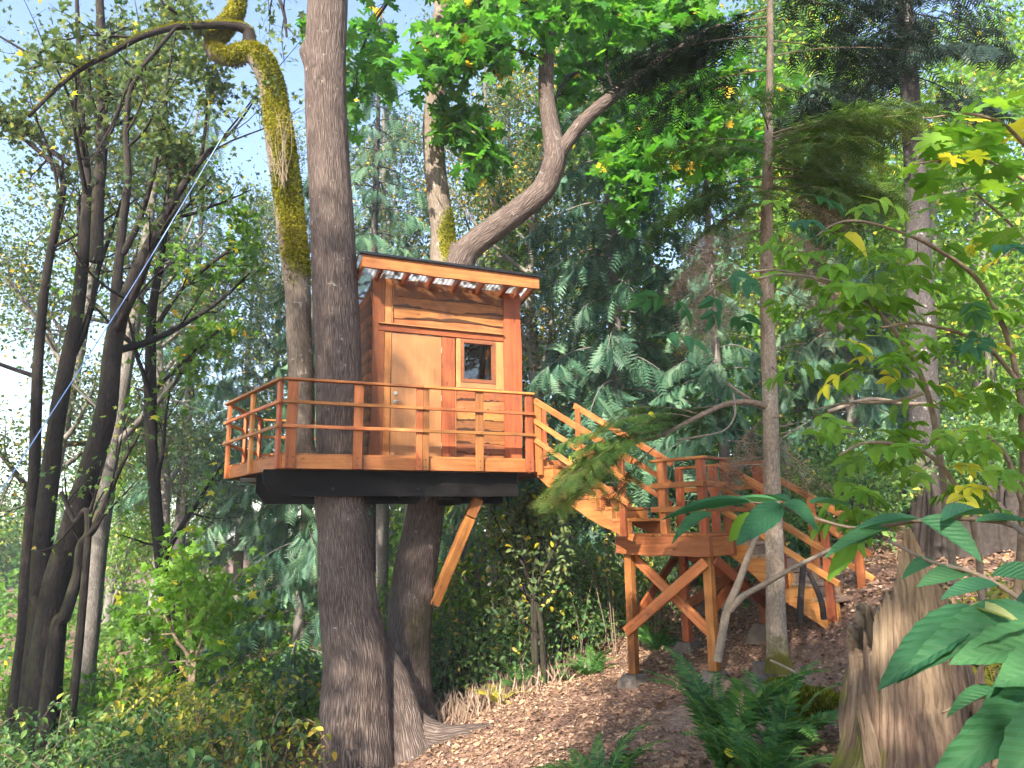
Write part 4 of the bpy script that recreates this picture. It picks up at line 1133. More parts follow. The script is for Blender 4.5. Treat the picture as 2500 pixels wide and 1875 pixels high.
def build_mossy_maple():
    t = thing('mossy_maple_tree', 'crooked maple stem thick with yellow-green moss, left of the grey main trunk', 'tree', (-2.8, 12.2, float(gz(-2.8, 12.2))))
    off = np.array(t.location); mossy = MB()
    def fin(mb, name, mat, smooth=True):
        mb.V = [v - off for v in mb.V]; return mb.build(name, mat, t, smooth)
    def ms(V, n):
        z = V[:, 2]
        a = np.clip((z - 5.4) / .9, 0, 1) * np.clip(.78 + .55 * n[:, 0] + .25 * n[:, 2] - .15 * n[:, 1] + .12 * np.sin(z * 5 + V[:, 0] * 4), 0, 1.1)
        return np.clip(a + .35 * (z < 5.8) * (n[:, 0] < .2) * (.5 + .5 * np.sin(z * 2.2)), 0, 1)
    L = [(868, 1800, 50), (862, 1650, 40), (838, 1400, 32), (806, 1235, 30), (741, 1107, 31), (738, 1000, 30), (735, 900, 31), (729, 780, 31), (726, 700, 32), (712, 580, 35), (697, 450, 36), (684, 360, 36), (675, 290, 34), (659, 200, 33), (632, 140, 32), (596, 128, 26), (560, 140, 24), (528, 128, 25), (520, 100, 25), (542, 72, 24), (566, 40, 24), (578, 0, 23), (584, -100, 20), (570, -300, 14), (560, -500, 8)]
    pts, rr = PX(L, 12.2); mb = MB(); tube(mb, pts, rr, m=260, seg=40, rough=.05, seed=21, ridges=.03, moss=ms, cap=False)
    tufts(mossy, mb, rng_(9), 26000, .06, .40, .7); fin(mb, 'trunk', M['mossy_bark'])
    L = [(636, 160, 26, 12.2), (612, 110, 19, 12.2), (602, 75, 15, 12.15), (560, 62, 11, 12.0), (480, 63, 10, 11.8), (420, 68, 9, 11.6), (340, 92, 8, 11.3), (270, 130, 7, 11.0), (200, 168, 6, 10.8), (140, 215, 5, 10.6), (70, 285, 4, 10.4)]
    pts, rr = PX(L); mb = MB(); tube(mb, pts, rr, m=110, seg=16, rough=.06, seed=22, moss=lambda V, n: .3 + .5 * (n[:, 2] > .3)); tufts(mossy, mb, rng_(10), 4000, .04, .5); fin(mb, 'limb', M['dark_bark'])
    mb = MB(); r = rng_(12); tips = []
    for b in ([(480, 62, 5, 11.8), (450, 40, 5, 11.7), (400, 10, 4, 11.6), (380, -40, 3, 11.5)], [(430, 66, 5, 11.6), (350, 160, 5, 11.4), (320, 190, 4, 11.2), (275, 300, 3, 11.1), (220, 400, 2, 11.0)], [(340, 92, 4, 11.3), (200, 88, 3, 11.0), (90, 130, 2, 10.8)], [(584, -60, 9, 12.2), (640, -90, 7, 12.0), (690, 20, 5, 11.8), (700, 90, 3, 11.7)],
              [(520, 100, 5, 12.2), (495, 78, 4, 12.1), (470, 55, 3, 12.0)], [(200, 168, 3, 10.8), (150, 150, 3, 10.6), (60, 170, 2, 10.4)]):
        pts, rr = PX(b); ramify(mb, pts, rr, r, 2, (6, 5), (.4, .5), .8, .0, .25, tips, (6, 4, 3), .2, rmin=.0035)
    fin(mb, 'branch', M['dark_bark'])
    mb = MB(); k = [tips[i] for i in range(0, len(tips), 2)]; leaf_at_tips(mb, k, r, tmpl_maple_lo(), 1, .15, .14, .4, (.2, .9), .5, .05)
    o = fin(mb, 'crown', M['broad_grey'], False); o['kind'] = 'stuff'
    # dry upright shoots on the moss
    mb = MB()
    for _ in range(16):
        a = P(686 + r.normal(0, 12), 440 + r.normal(0, 14), 11.85); b = a + np.array([r.normal(0, .22), r.normal(0, .1), r.uniform(.6, 1.5)]); tube(mb, [a, (a + b) / 2 + r.normal(0, .05, 3), b], [.006, .004, .002], 5, 4)
    fin(mb, 'dry_shoots', M['pale_wood'])
    mossy.V = [v - off for v in mossy.V]; o = mossy.build('moss', M['moss'], t); o['kind'] = 'stuff'


build_mossy_maple()


def stem_tree(name, label, cat, stems, barkm, leafm, seed, levels=2, nch=(8, 6), ln=(.33, .45), leaf_tm=None, per=1, size=.12, keep=1.0, jit=.12, tint=(.1, .9), yellow=.02, up=.25, spread=.75, group=None, d=None, twig=None, t0=.35, hang=.3, seg=18, thin=1.0):
    """tree given by its stems in view; each stem ramifies into twigs with leaves"""
    pts0, _ = PX(stems[0], d); base = pts0[0]
    t = thing(name, label, cat, (base[0], base[1], float(gz(base[0], base[1]))), 0, group); off = np.array(t.location)
    r = rng_(seed); tips = []; tw = MB()
    for i, s in enumerate(stems):
        pts, rr = PX(s, d); rr = [q * thin for q in rr]
        if i == 0 or s[0][1] > 1100:
            g0 = np.array([pts[0][0], pts[0][1], min(float(gz(pts[0][0], pts[0][1])), pts[0][2]) - .3]); pts = np.concatenate([[g0], pts]); rr = [rr[0] * 1.35] + list(rr)
        mb = MB(); tube(mb, pts, rr, m=70, seg=seg, rough=.07, seed=seed + i, ridges=.04, cap=False, moss=lambda V, n: .25 + .3 * (n[:, 0] < 0) * (n[:, 2] > -.2))
        mb.V = [v - off for v in mb.V]; mb.build('trunk' if i == 0 or s[0][1] > 1100 else 'limb', barkm, t, True)
        if levels: ramify(tw, pts, rr, r, levels, nch, ln, spread, up, .22, tips, (6, 5, 3, 3), t0, trunk=False, rmin=.004)
    if tw.V: tw.V = [v - off for v in tw.V]; tw.build('branch', twig or barkm, t, True)
    if leafm is not None and tips:
        k = [q for q in tips if r.random() < keep]; mb = MB(); leaf_at_tips(mb, k, r, leaf_tm or tmpl_diamond(.6), per, size, jit, hang, tint, .5, yellow)
        mb.V = [v - off for v in mb.V]; o = mb.build('crown', leafm, t); o['kind'] = 'stuff'
    return t


MLO = tmpl_maple_lo()
stem_tree('maple_tree', 'dark leaning maple with a forked trunk, nearest of the stems at left', 'tree', [
    [(120, 1560, 52), (140, 1420, 46), (182, 1280, 44), (222, 1140, 40), (258, 1010, 37), (272, 880, 33), (288, 790, 31), (335, 660, 22), (395, 540, 18), (455, 440, 13), (510, 370, 9), (575, 310, 5), (650, 200, 2)],
    [(286, 800, 24), (285, 700, 20), (298, 560, 16), (312, 440, 14), (308, 320, 11), (322, 210, 8), (380, 130, 5), (430, 60, 3)],
    [(300, 620, 13), (340, 540, 11), (375, 420, 9), (400, 300, 7), (412, 180, 5), (430, 80, 3)],
    [(408, 520, 9), (412, 430, 7), (400, 340, 5)], [(490, 395, 8), (500, 320, 6), (505, 230, 4), (480, 150, 2)]],
    M['dark_bark'], M['broad_grey'], 31, 3, (7, 5, 4), (.3, .42, .5), MLO, 1, .12, .85, .14, d=13.0, t0=.45, thin=.66)
stem_tree('maple_tree', 'dark straight maple stems bunched at the left edge', 'tree', [
    [(95, 1560, 44), (100, 1400, 38), (120, 1180, 34), (150, 960, 30), (185, 780, 27), (205, 600, 24), (212, 440, 20), (200, 330, 17), (196, 200, 14), (190, 60, 10), (185, -100, 6)],
    [(60, 1560, 30), (66, 1400, 26), (84, 1150, 22), (92, 900, 20), (110, 700, 17), (140, 520, 14), (150, 430, 12), (60, 340, 9), (-20, 290, 6)],
    [(235, 640, 26), (240, 480, 25), (248, 350, 24), (250, 200, 22), (246, 60, 19), (240, -120, 14)],
    [(170, 400, 12), (100, 350, 11), (40, 310, 9), (-30, 280, 7)], [(190, 560, 9), (250, 380, 8), (300, 250, 7), (350, 170, 5), (400, 90, 3)]],
    M['dark_bark'], M['broad_grey'], 32, 3, (7, 6, 4), (.28, .4, .5), MLO, 1, .12, .9, .16, d=14.2, t0=.4, yellow=.06, twig=M['dark_bark'], thin=.6)
stem_tree('leaning_sapling', 'thin dark crooked stem leaning out low at left', 'tree', [
    [(135, 1560, 16), (160, 1500, 14), (190, 1400, 12), (198, 1330, 10), (230, 1290, 8), (255, 1230, 7), (300, 1130, 5), (340, 1060, 3)], [(215, 1300, 8), (180, 1270, 6), (150, 1200, 4)]],
    M['dark_bark'], M['under'], 33, 2, (5, 4), (.3, .5), MLO, 1, .1, .5, .1, d=12.2)
stem_tree('alder_tree', 'grey alder trunk standing behind the dark forked maple', 'tree', [
    [(210, 1600, 24), (232, 1400, 22), (250, 1250, 21), (275, 1080, 20), (300, 930, 18), (325, 800, 16), (345, 660, 13), (370, 500, 10), (390, 330, 7), (400, 150, 4)]],
    M['grey_bark'], M['broad'], 34, 3, (9, 5, 4), (.34, .45, .5), MLO, 1, .14, .5, .2, d=17.0)
stem_tree('alder_tree', 'slim dark alder trunk alone in the bright gap left of the deck', 'tree', [
    [(418, 1560, 18), (404, 1450, 16), (390, 1330, 15), (376, 1180, 14), (368, 1030, 14), (367, 880, 13), (372, 760, 11), (390, 640, 9), (405, 500, 6), (420, 330, 3)],
    [(385, 790, 6), (450, 700, 5), (560, 610, 4), (640, 560, 2)], [(372, 960, 5), (450, 880, 4), (540, 800, 3)]],
    M['dark_bark'], M['broad'], 35, 3, (7, 5, 5), (.34, .45, .5), MLO, 1, .17, .55, .2, d=16.0, tint=(.35, .9), t0=.25, up=.1)


# ---- conifer boughs
SPR_C = tmpl_spray(9, .30, .45, .045, .45, 1)
SPR_H = tmpl_spray(7, .36, .22, .030, .55, 2, .15)
SPR_D = tmpl_spray(6, .5, .3, .013, .6, 4, .6)
SPR_F = tmpl_spray(7, .28, .15, .042, .4, 3, .15)


def bough(mw, ml, r, a, d, L, droop, tm, step, size, fan=.55, hang=.0, tint=(.1, .9), rb=.015, tipup=.0, tint_tip=0.0, wob=.28):
    """one conifer bough: a drooping stem, side twigs, flat sprays"""
    d = unit(d); n = 7; p = [np.array(a, float)]; dd = d.copy()
    for j in range(n):
        dd = unit(dd + np.array([0, 0, -droop / n * (1 - tipup * 2 * j / n)]) + rdirs(r, 1)[0] * .05); p.append(p[-1] + dd * L / n)
    p = np.array(p); tube(mw, p, [rb, rb * .6, rb * .2], 8, 4, cap=False)
    C = catmull(p, 40); T = unit(np.gradient(C, axis=0)); side = unit(np.cross(T, (0, 0, 1.0)))
    k = max(int(L / step), 3); pos, ax, nr, sc, ti = [], [], [], [], []
    for i in range(k):
        f = .12 + .88 * (i + r.uniform(0, .8)) / k; j = min(int(f * 39), 39)
        for s in (-1, 1):
            tl = L * .33 * math.sin(math.pi * min(1, .15 + .85 * (1 - f)) ) * r.uniform(.6, 1.2) * fan + size * .3
            ns = max(int(tl / (size * .42)), 1)
            dv = unit(T[j] * .75 + side[j] * s * r.uniform(.6, 1.1) + np.array([0, 0, -hang * .5]))
            for q in range(ns):
                pp = C[j] + dv * tl * (q + .2) / ns
                for s2 in ((-1, 1) if q < ns - 1 else (0,)):
                    a2 = unit(dv + np.cross(dv, (0, 0, 1.0)) * s2 * .75 + np.array([0, 0, -hang]) + rdirs(r, 1)[0] * wob)
                    pos.append(pp + rdirs(r, 1)[0] * size * .06); ax.append(a2); nr.append(unit(np.array([0, 0, 1.0]) + rdirs(r, 1)[0] * (.45 + hang * .5))); sc.append(size * r.uniform(.7, 1.2)); ti.append(r.uniform(*tint) + tint_tip * f)
    scatter(ml, tm, np.array(pos), np.array(ax), np.array(nr), np.array(sc), np.clip(np.array(ti), 0, 1))
    return p


def build_hemlock():
    t = thing('hemlock_tree', 'young hemlock with a sunlit slender trunk in front of the lower stairs', 'tree', tuple(P(1896, 1600, 8.5)))
    off = np.array(t.location)
    def fin(mb, name, mat, smooth=True):
        mb.V = [v - off for v in mb.V]; return mb.build(name, mat, t, smooth)
    L = [(1904, 1640, 34), (1899, 1590, 25), (1893, 1480, 22), (1891, 1330, 21), (1884, 1150, 19.5), (1881, 1000, 18.5), (1876, 850, 18), (1872, 700, 17), (1872, 560, 16), (1874, 420, 13), (1877, 300, 10.5), (1880, 150, 9), (1880, 0, 8), (1882, -200, 6), (1885, -500, 3)]
    pts, rr = PX(L, 8.5); mb = MB()
    tube(mb, pts, rr, m=170, seg=30, rough=.035, seed=41, ridges=.02, cap=False, bump=gauss_bumps([(P(1868, 985, 8.4), .06, .25), (P(1893, 1180, 8.4), .07, .1), (P(1890, 1420, 8.4), .05, .15)]), moss=lambda V, n: np.clip(.72 - (V[:, 2] - .1) * .8, .15, .72))
    fin(mb, 'trunk', M['young_bark'])
    tr = lambda py: P(np.interp(py, [q[1] for q in L[::-1]], [q[0] for q in L[::-1]]), py, 8.5)
    r = rng_(42); mw, ml, md = MB(), MB(), MB()
    # green boughs: (py at trunk, direction, length, droop, tint)
    for (py, dr, LL, dp, sz, tn) in ((330, (1.0, -.5, .15), 1.7, .5, .24, (.35, .9)), (350, (.8, -.9, .2), 1.3, .6, .22, (.3, .8)), (300, (.6, .6, .2), 1.4, .6, .24, (.2, .6)), (380, (-.9, -.6, .1), 1.3, .8, .24, (.1, .6)), (320, (-.5, -.9, .25), 1.2, .8, .22, (.2, .7)), (430, (-1, .1, .0), 1.5, .9, .24, (0, .5)), (450, (1, .2, .0), 1.3, .8, .24, (.1, .6)), (470, (.7, -.8, .1), 1.1, 1.0, .22, (.1, .6)),
                                     (500, (-.8, -.5, .0), 1.2, 1.1, .22, (0, .5)), (400, (.3, -1, .2), 1.0, .7, .22, (.3, .8)), (420, (-.2, -1, .1), .9, .8, .2, (.1, .6)), (360, (1, 0.1, .1), 1.6, .5, .24, (.3, .9)), (410, (1, -.2, 0), 1.45, .7, .24, (.3, .9)), (340, (.9, -.7, .1), 1.6, .6, .24, (.3, .9)), (370, (.6, -1, .1), 1.3, .7, .24, (.2, .8)), (390, (1, .4, .1), 1.5, .6, .24, (.1, .6)), (440, (.9, -.5, .05), 1.5, .8, .24, (.2, .8)), (460, (-.9, -.4, .05), 1.3, .9, .24, (.05, .5)), (350, (-1, -.2, .15), 1.4, .7, .24, (.1, .6)), (480, (-.5, -.9, .1), 1.0, 1.0, .22, (.1, .6)), (490, (.9, .1, .0), 1.2, .9, .24, (.1, .6))):
        bough(mw, ml, r, tr(py), dr, LL, dp, SPR_H, .12, sz * 1.1, .8, .2, tn, .014, .3, .15)
    # the low bough that hangs in front of the upper stairs
    P0 = P(1862, 985, 8.45)
    for (a, b) in (((1862, 985, 8.45, 8), (1780, 985, 8.3, 7)),): pass
    Lb = [(1866, 990, 9, 8.45), (1832, 982, 8, 8.35), (1780, 985, 7, 8.25), (1720, 1010, 6, 8.15), (1660, 1040, 5, 8.1), (1600, 1070, 4, 8.05), (1540, 1080, 3, 8.0)]
    pb, rb = PX(Lb); tube(mw, pb, rb, 26, 7, rough=.08, seed=3)
    for (px, py, d, dr, LL, dp, tn) in ((1640, 1050, 8.1, (-1, -.3, .05), 1.15, .7, (.2, .8)), (1580, 1075, 8.0, (-1, -.5, -.1), 1.25, .8, (.35, 1)), (1600, 1070, 8.0, (-1, .2, .12), 1.1, .7, (.2, .7)), (1560, 1080, 8.0, (-.8, -.7, -.2), 1.0, .9, (.3, .9)), (1540, 1085, 8.0, (-1, -.1, -.35), 1.1, .6, (.35, 1)), (1650, 1040, 8.1, (-.5, -.6, .2), .8, .7, (.15, .6)), (1700, 1010, 8.15, (-.6, .4, .35), .9, .6, (.1, .6)), (1600, 1090, 8.0, (-.7, -.3, -.5), .8, .5, (0, .4)),
                                       (1560, 1060, 8.0, (-1, -.2, .3), .95, .9, (.2, .8)), (1620, 1060, 8.0, (-.9, -.6, .25), 1.0, .9, (.2, .8)), (1500, 1110, 7.9, (-1, -.2, -.25), .95, .6, (.45, 1)), (1480, 1140, 7.9, (-1, -.4, -.5), .8, .5, (.4, 1)), (1520, 1100, 7.9, (-.8, .1, -.6), .85, .4, (.1, .6)), (1690, 1020, 8.1, (-.9, -.4, .25), 1.1, .7, (.3, .9))):
        bough(mw, ml, r, P(px, py, d), dr, LL, dp, SPR_H, .095, .18, .8, .22, tn, .008, .2, .2)
    # bough with the darker green behind, right under the cedar
    for (px, py, d, dr, LL, dp, tn) in ((1780, 990, 8.3, (-.9, .6, .1), 1.1, .5, (.05, .5)), (1740, 1005, 8.2, (-.8, .9, .15), 1.1, .6, (.05, .5)), (1800, 985, 8.3, (-.4, .8, .2), .9, .8, (0, .4))):
        bough(mw, ml, r, P(px, py, d), dr, LL, dp, SPR_H, .09, .2, .8, .1, tn, .01, .2, .1)
    # dark upper boughs
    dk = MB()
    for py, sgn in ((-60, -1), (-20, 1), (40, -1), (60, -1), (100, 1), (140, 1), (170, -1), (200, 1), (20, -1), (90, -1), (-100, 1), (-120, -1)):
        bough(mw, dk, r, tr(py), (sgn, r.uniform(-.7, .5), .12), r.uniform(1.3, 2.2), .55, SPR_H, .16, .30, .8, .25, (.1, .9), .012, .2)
    # dead brown twiggy boughs
    for py, dr, LL in ((560, (-1, -.2, -.1), 1.5), (600, (-1, .3, -.2), 1.3), (520, (-.9, -.6, -.1), 1.4), (650, (1, -.4, -.1), 1.0), (620, (1, .3, 0), 1.2), (470, (.9, -.6, -.3), 1.0), (1040, (.5, .8, -.2), 1.0), (1010, (-.8, .6, -.4), 1.0), (1080, (.9, .3, -.3), .8), (700, (1, .2, 0), 1.1), (560, (.8, -.7, -.3), .9), (640, (-1, .1, -.3), 1.4), (1060, (-.5, .8, -.3), .9), (690, (-1, -.3, -.3), 1.2)):
        bough(mw, md, r, tr(py), dr, LL, .9, SPR_D, .14, .28, .8, .4, (.1, 1), .009, wob=.8)
    # short bare snags
    tw = MB()
    for py in list(range(560, 1150, 22)):
        a = tr(py); d = unit(np.array([r.normal(0, 1), r.normal(-.3, .8), r.normal(-.1, .35)])); l = r.uniform(.12, .6)
        ramify(tw, [a, a + d * l * .5 + r.normal(0, .02, 3), a + d * l], [.008, .005, .003], r, 1, (5,), (.5,), .8, -.05, .2, None, (4, 3), .2, rmin=.0025)
    a = P(1800, 985, 8.3)
    for q in ([(1775, 935, 4, 8.2), (1800, 955, 4, 8.25), (1830, 975, 5, 8.35)], [(1790, 960, 2.5, 8.25), (1795, 1010, 2.5, 8.2), (1770, 1050, 2, 8.1), (1710, 1065, 2, 8.0), (1650, 1075, 1.5, 7.9)]):
        pp, rq = PX(q); sb_ = MB(); tube(sb_, pp, rq, 12, 5); fin(sb_, 'dead_branch', M['pale_wood'])
    fin(tw, 'dead_twigs', M['pale_wood'])['kind'] = 'stuff'
    fin(mw, 'branch', M['twig']); o = fin(ml, 'foliage', M['hemlock'], False); o['kind'] = 'stuff'
    o = fin(dk, 'foliage', M['dark_fir'], False); o['kind'] = 'stuff'; o = fin(md, 'dead_foliage', M['dead_fol'], False); o['kind'] = 'stuff'


build_hemlock()


def build_fir():
    t = thing('fir_tree', 'dark fir with a mottled grey trunk and black-green boughs at upper right', 'tree', tuple(P(2262, 1250, 13.5)))
    off = np.array(t.location)
    def fin(mb, name, mat, smooth=True):
        mb.V = [v - off for v in mb.V]; return mb.build(name, mat, t, smooth)
    L = [(2270, 1400, 46), (2262, 1250, 38), (2256, 1000, 34), (2250, 800, 32), (2243, 650, 31), (2238, 500, 28), (2232, 400, 25), (2220, 200, 24), (2206, 0, 22), (2190, -300, 17), (2180, -700, 8)]
    pts, rr = PX(L, 13.5); mb = MB(); tube(mb, pts, rr, m=110, seg=28, rough=.04, seed=51, ridges=.04, cap=False, moss=lambda V, n: np.clip(.75 - (V[:, 2] - 1.5) * .25, .1, .8)); fin(mb, 'trunk', M['fir_bark'])
    r = rng_(52); mw, ml = MB(), MB()
    for i in range(40):
        py = r.uniform(-420, 330); a = P(np.interp(py, [q[1] for q in L[::-1]], [q[0] for q in L[::-1]]), py, 13.5); th = r.uniform(0, 2 * math.pi)
        sx = math.cos(th) - .25
        bough(mw, ml, r, a, (sx, math.sin(th) * .9 - .2, .0), r.uniform(1.4, 2.9), .75, SPR_F, .21, .38, .8, .35, (.1, .9), .02)
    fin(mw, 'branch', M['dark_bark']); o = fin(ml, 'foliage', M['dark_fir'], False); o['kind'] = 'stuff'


build_fir()
# ------------------------------------------------------------------ background trees (meshes shared between trees of a kind)
def cedar_meshes(seed, H=17.0, R=2.6, n=95, size=.62, z0=1.2, leafm='cedar_leaf', barkm='grey_bark', hang=.75, droop=1.0, tr=.24):
    r = rng_(seed); tk, ml = MB(), MB()
    tube(tk, [(0, 0, -.6), (0, 0, 1), (.1, .05, H * .5), (0, 0, H)], [tr * 1.5, tr, tr * .6, .03], 26, 12, rough=.06, seed=seed, ridges=.05, cap=False, moss=.2)
    for i in range(n):
        f = (i + r.random()) / n; z = z0 + (H - z0 - .3) * f; L = R * (1 - f) ** .75 * r.uniform(.65, 1.15) + .25; th = i * 2.4 + r.uniform(-.5, .5)
        bough(tk, ml, r, (0, 0, z), (math.cos(th), math.sin(th), .12), L, droop, SPR_C, .30, size * r.uniform(.8, 1.15), .7, hang, (.05, .95), .03, .25)
    return tk.mesh('trunk', M[barkm], True), ml.mesh('foliage', M[leafm])


def broad_meshes(seed, H=14.0, R=3.2, n=15000, size=.15, leafm='broad', barkm='grey_bark', z0=3.0, yellow=.02, tm=None, clump=.55, tint=(.1, .9), tr=.20):
    r = rng_(seed); tk, ml = MB(), MB(); tips = []
    trunk = [(0, 0, -.6), (r.normal(0, .1), r.normal(0, .1), H * .25), (r.normal(0, .3), r.normal(0, .3), H * .6), (r.normal(0, .4), r.normal(0, .4), H * .95)]
    tube(tk, trunk, [tr * 1.3, tr, tr * .6, .02], 20, 10, rough=.06, seed=seed, ridges=.05, cap=False, moss=.3)
    ramify(tk, trunk, [tr * 1.3, tr, tr * .6, .02], r, 3, (17, 5, 4), (R / H * 1.25, .5, .5), .85, .10, .22, tips, (6, 5, 4, 3), z0 / H, trunk=False, rmin=.006)
    per = max(1, int(round(n / max(len(tips), 1))))
    leaf_at_tips(ml, tips, r, tm or tmpl_diamond(.65), per, size, clump, .25, tint, .45, yellow)
    return tk.mesh('trunk', M[barkm], True), ml.mesh('crown', M[leafm])


def place(kind, name, label, px, d, sc=1.0, rz=0.0, group=None, cat='tree', x=None):
    if x is None: x = (px - 1250) / FPX * d
    z = float(gz(x, d)) - .15
    t = thing(name, label, cat, (x, d, z), rz, group, sc)
    link('trunk', kind[0], t); o = link(kind[1].name.split('.')[0], kind[1], t); o['kind'] = 'stuff'
    return t


CED1 = cedar_meshes(101, 18, 2.7, 105, .60, 1.0)
CED2 = cedar_meshes(102, 19, 3.1, 100, .66, 3.0, hang=.9)
CED3 = cedar_meshes(103, 22, 2.6, 90, .62, 5.5, barkm='fir_bark', hang=.55, droop=.8)
BR1 = broad_meshes(111, 14, 3.4, 17000, .16)
BR2 = broad_meshes(112, 16, 3.6, 17000, .15, 'broad_grey', z0=2.5, yellow=.04)
BR3 = broad_meshes(113, 12, 3.2, 15000, .17, 'bright', z0=1.6, yellow=.05, tint=(.1, .8))
BR4 = broad_meshes(114, 16, 3.6, 11000, .12, 'broad_grey', z0=2.0, yellow=.12, clump=.3)

BR5 = broad_meshes(115, 21, 4.0, 24000, .17, z0=9.0)
BR6 = broad_meshes(116, 20, 4.2, 21000, .125, 'broad_grey', z0=7.0, yellow=.05, clump=.4, tint=(0, .8))
GC, GM = 'cedars', 'background broadleaf trees'
place(CED1, 'cedar_tree', 'dense dark teal cedar directly left of the trunk below the deck', 745, 17.0, .72, .4, GC)
place(CED2, 'cedar_tree', 'drooping blue-green cedar whose dark trunk shows right of the cabin', 1512, 17.5, .95, 1.1, GC)
place(CED3, 'cedar_tree', 'tall grey-blue cedar rising behind the left end of the roof', 905, 22.0, .95, 2.0, GC)
place(CED2, 'cedar_tree', 'pale hazy cedar beyond the left deck railing', 595, 33.0, .95, 3.3, GC)
place(CED1, 'cedar_tree', 'blue-green cedar fanning its fronds between the hemlock trunk and the cabin', 1770, 14.8, .58, 2.4, GC)
place(CED3, 'cedar_tree', 'tall thin cedar behind the fork of the curved limb', 1250, 27.0, .95, .6, GC)
place(CED2, 'cedar_tree', 'shaded cedar between the hemlock and the dark fir', 2085, 20.0, .7, 4.1, GC)
place(CED3, 'cedar_tree', 'far conifer with a pale bare trunk left of the deck', 448, 30.0, 1.05, 1.3, GC)
place(CED1, 'cedar_tree', 'small cedar below the deck between the rear maple trunk and the stairs', 1130, 19.0, .36, 5.0, GC)
place(BR4, 'maple_tree', 'bare twiggy maple with a few yellow leaves just right of the roof', 1330, 19.5, 1.0, .2, GM)
place(BR6, 'maple_tree', 'high-crowned maple filling the upper left corner', 130, 20.0, .95, .9, GM)
place(BR3, 'maple_tree', 'hazy sunlit yellow-green maple in the gap beside the slim alder', 440, 36.0, .8, 1.9, GM)
place(BR6, 'maple_tree', 'high green maple crown between the mossy stem and the dark forked maple', 400, 25.0, 1.05, 4.2, GM)
place(BR6, 'maple_tree', 'high maple crown above the roof, left of the upright mossy limb', 930, 26.0, 1.1, 2.9, GM)
place(BR6, 'maple_tree', 'green maple crown above the cabin between the two upper limbs', 1200, 22.0, 1.0, 2.8, GM)
place(BR5, 'maple_tree', 'leafy maple high right of the curved limb', 1560, 21.0, 1.0, .5, GM)
place(BR3, 'maple_tree', 'light green maple between hemlock trunk and fir trunk', 2010, 23.0, 1.25, 3.6, GM)
place(BR3, 'maple_tree', 'bright sunlit maple right of the fir trunk', 2420, 20.0, 1.1, 4.4, GM)
place(BR1, 'maple_tree', 'tall green maple at the upper right corner', 2480, 27.0, 1.25, 5.2, GM)
place(BR3, 'maple_tree', 'yellow-lit low maple in the gap between the left stems', 290, 32.0, .85, 1.0, GM)
place(BR2, 'maple_tree', 'dim maple behind the cedar right of the cabin', 1430, 31.0, 1.0, 3.0, GM)
place(BR3, 'maple_tree', 'light green maple low behind the cedar fronds above the stairs', 1680, 30.0, 1.0, 5.5, GM)
place(BR2, 'maple_tree', 'maple behind the dark fir boughs at upper right', 2230, 30.0, 1.3, .1, GM)
place(BR5, 'maple_tree', 'tall maple crown at the top edge between hemlock and fir', 1950, 26.0, 1.05, 1.7, GM)
place(BR6, 'maple_tree', 'distant high maple crown behind the curved limb', 1380, 33.0, 1.15, 3.9, GM)
place(BR6, 'maple_tree', 'distant high maple crown behind the mossy stem', 690, 34.0, 1.1, 5.1, GM)


def far_woods():
    """the wood beyond: one mass of crowns"""
    r = rng_(200); ml, tk = MB(), MB(); tm = tmpl_diamond(.7)
    for i in range(64):
        a = r.uniform(-.80, .80); d = r.uniform(36, 64); x = math.tan(a) * d * .98; g = float(gz(x, d)); H = r.uniform(9, 19) * (1.0 if a > .25 else .7 if a > -.1 else .5); R = r.uniform(2.4, 4.2)
        if -.50 < a < -.24: continue
        n = 1500; u = rdirs(r, n) * (r.random((n, 1)) ** .45); nb = 14; cb = rdirs(r, nb) * .75
        k = r.integers(0, nb, n); p = cb[k] * np.array([R, R, H * .42]) + u * np.array([R * .5, R * .5, H * .16]) + np.array([x, d, g + H * .52])
        scatter(ml, tm, p, rdirs(r, n), rdirs(r, n), r.uniform(.28, .5, n), np.clip(r.normal(.45 + .3 * (i % 3 - 1), .2, n), 0, .92))
        tube(tk, [(x, d, g - .5), (x + r.normal(0, .4), d, g + H * .8)], [.22, .08], 4, 6, cap=False)
    # low brush along the foot of the wood
    n = 26000; a = r.uniform(-.85, .85, n); d = r.uniform(24, 50, n); x = np.tan(a) * d; p = np.stack([x, d, gz(x, d) + r.random(n) ** 1.5 * (1.6 + 1.2 * np.sin(x * .7) ** 2) * np.where((a > -.5) & (a < -.24), .5, 1)], 1)
    scatter(ml, tm, p, rdirs(r, n), unit(rdirs(r, n) + np.array([0, 0, .6])), r.uniform(.2, .4, n), r.uniform(.1, .9, n))
    o = ml.build('far_woods', M['broad']); tag(o, 'distant mass of green woodland closing the view', 'woods', kind='stuff')
    link('trunks', tk.mesh('trunks', M['grey_bark'], True), o)['kind'] = 'stuff'


far_woods()

# unseen trees added behind and beside the camera; their crowns dapple the sunlight
GB = 'unseen trees added behind the viewpoint to dapple the sun'
place(BR5, 'maple_tree', 'unseen tall maple added behind the viewpoint to the left for dappled shade', 0, -6.5, 1.0, .3, GB, x=-8.9)
place(BR5, 'maple_tree', 'unseen tall maple added further behind the viewpoint for dappled shade', 0, -8.0, 1.0, 4.0, GB, x=-3.5)
place(BR5, 'maple_tree', 'tall maple added left of the viewpoint outside the view to shade the left stems', 0, -1.0, 1.0, 2.3, GB, x=-14.5)
place(BR1, 'maple_tree', 'unseen low leafy maple added behind the viewpoint to dapple the ground', 0, -5.2, .78, 1.4, GB, x=-3.2)
# ------------------------------------------------------------------ undergrowth
OV = tmpl_oval(.55, .12, 3)
DI = tmpl_diamond(.6)


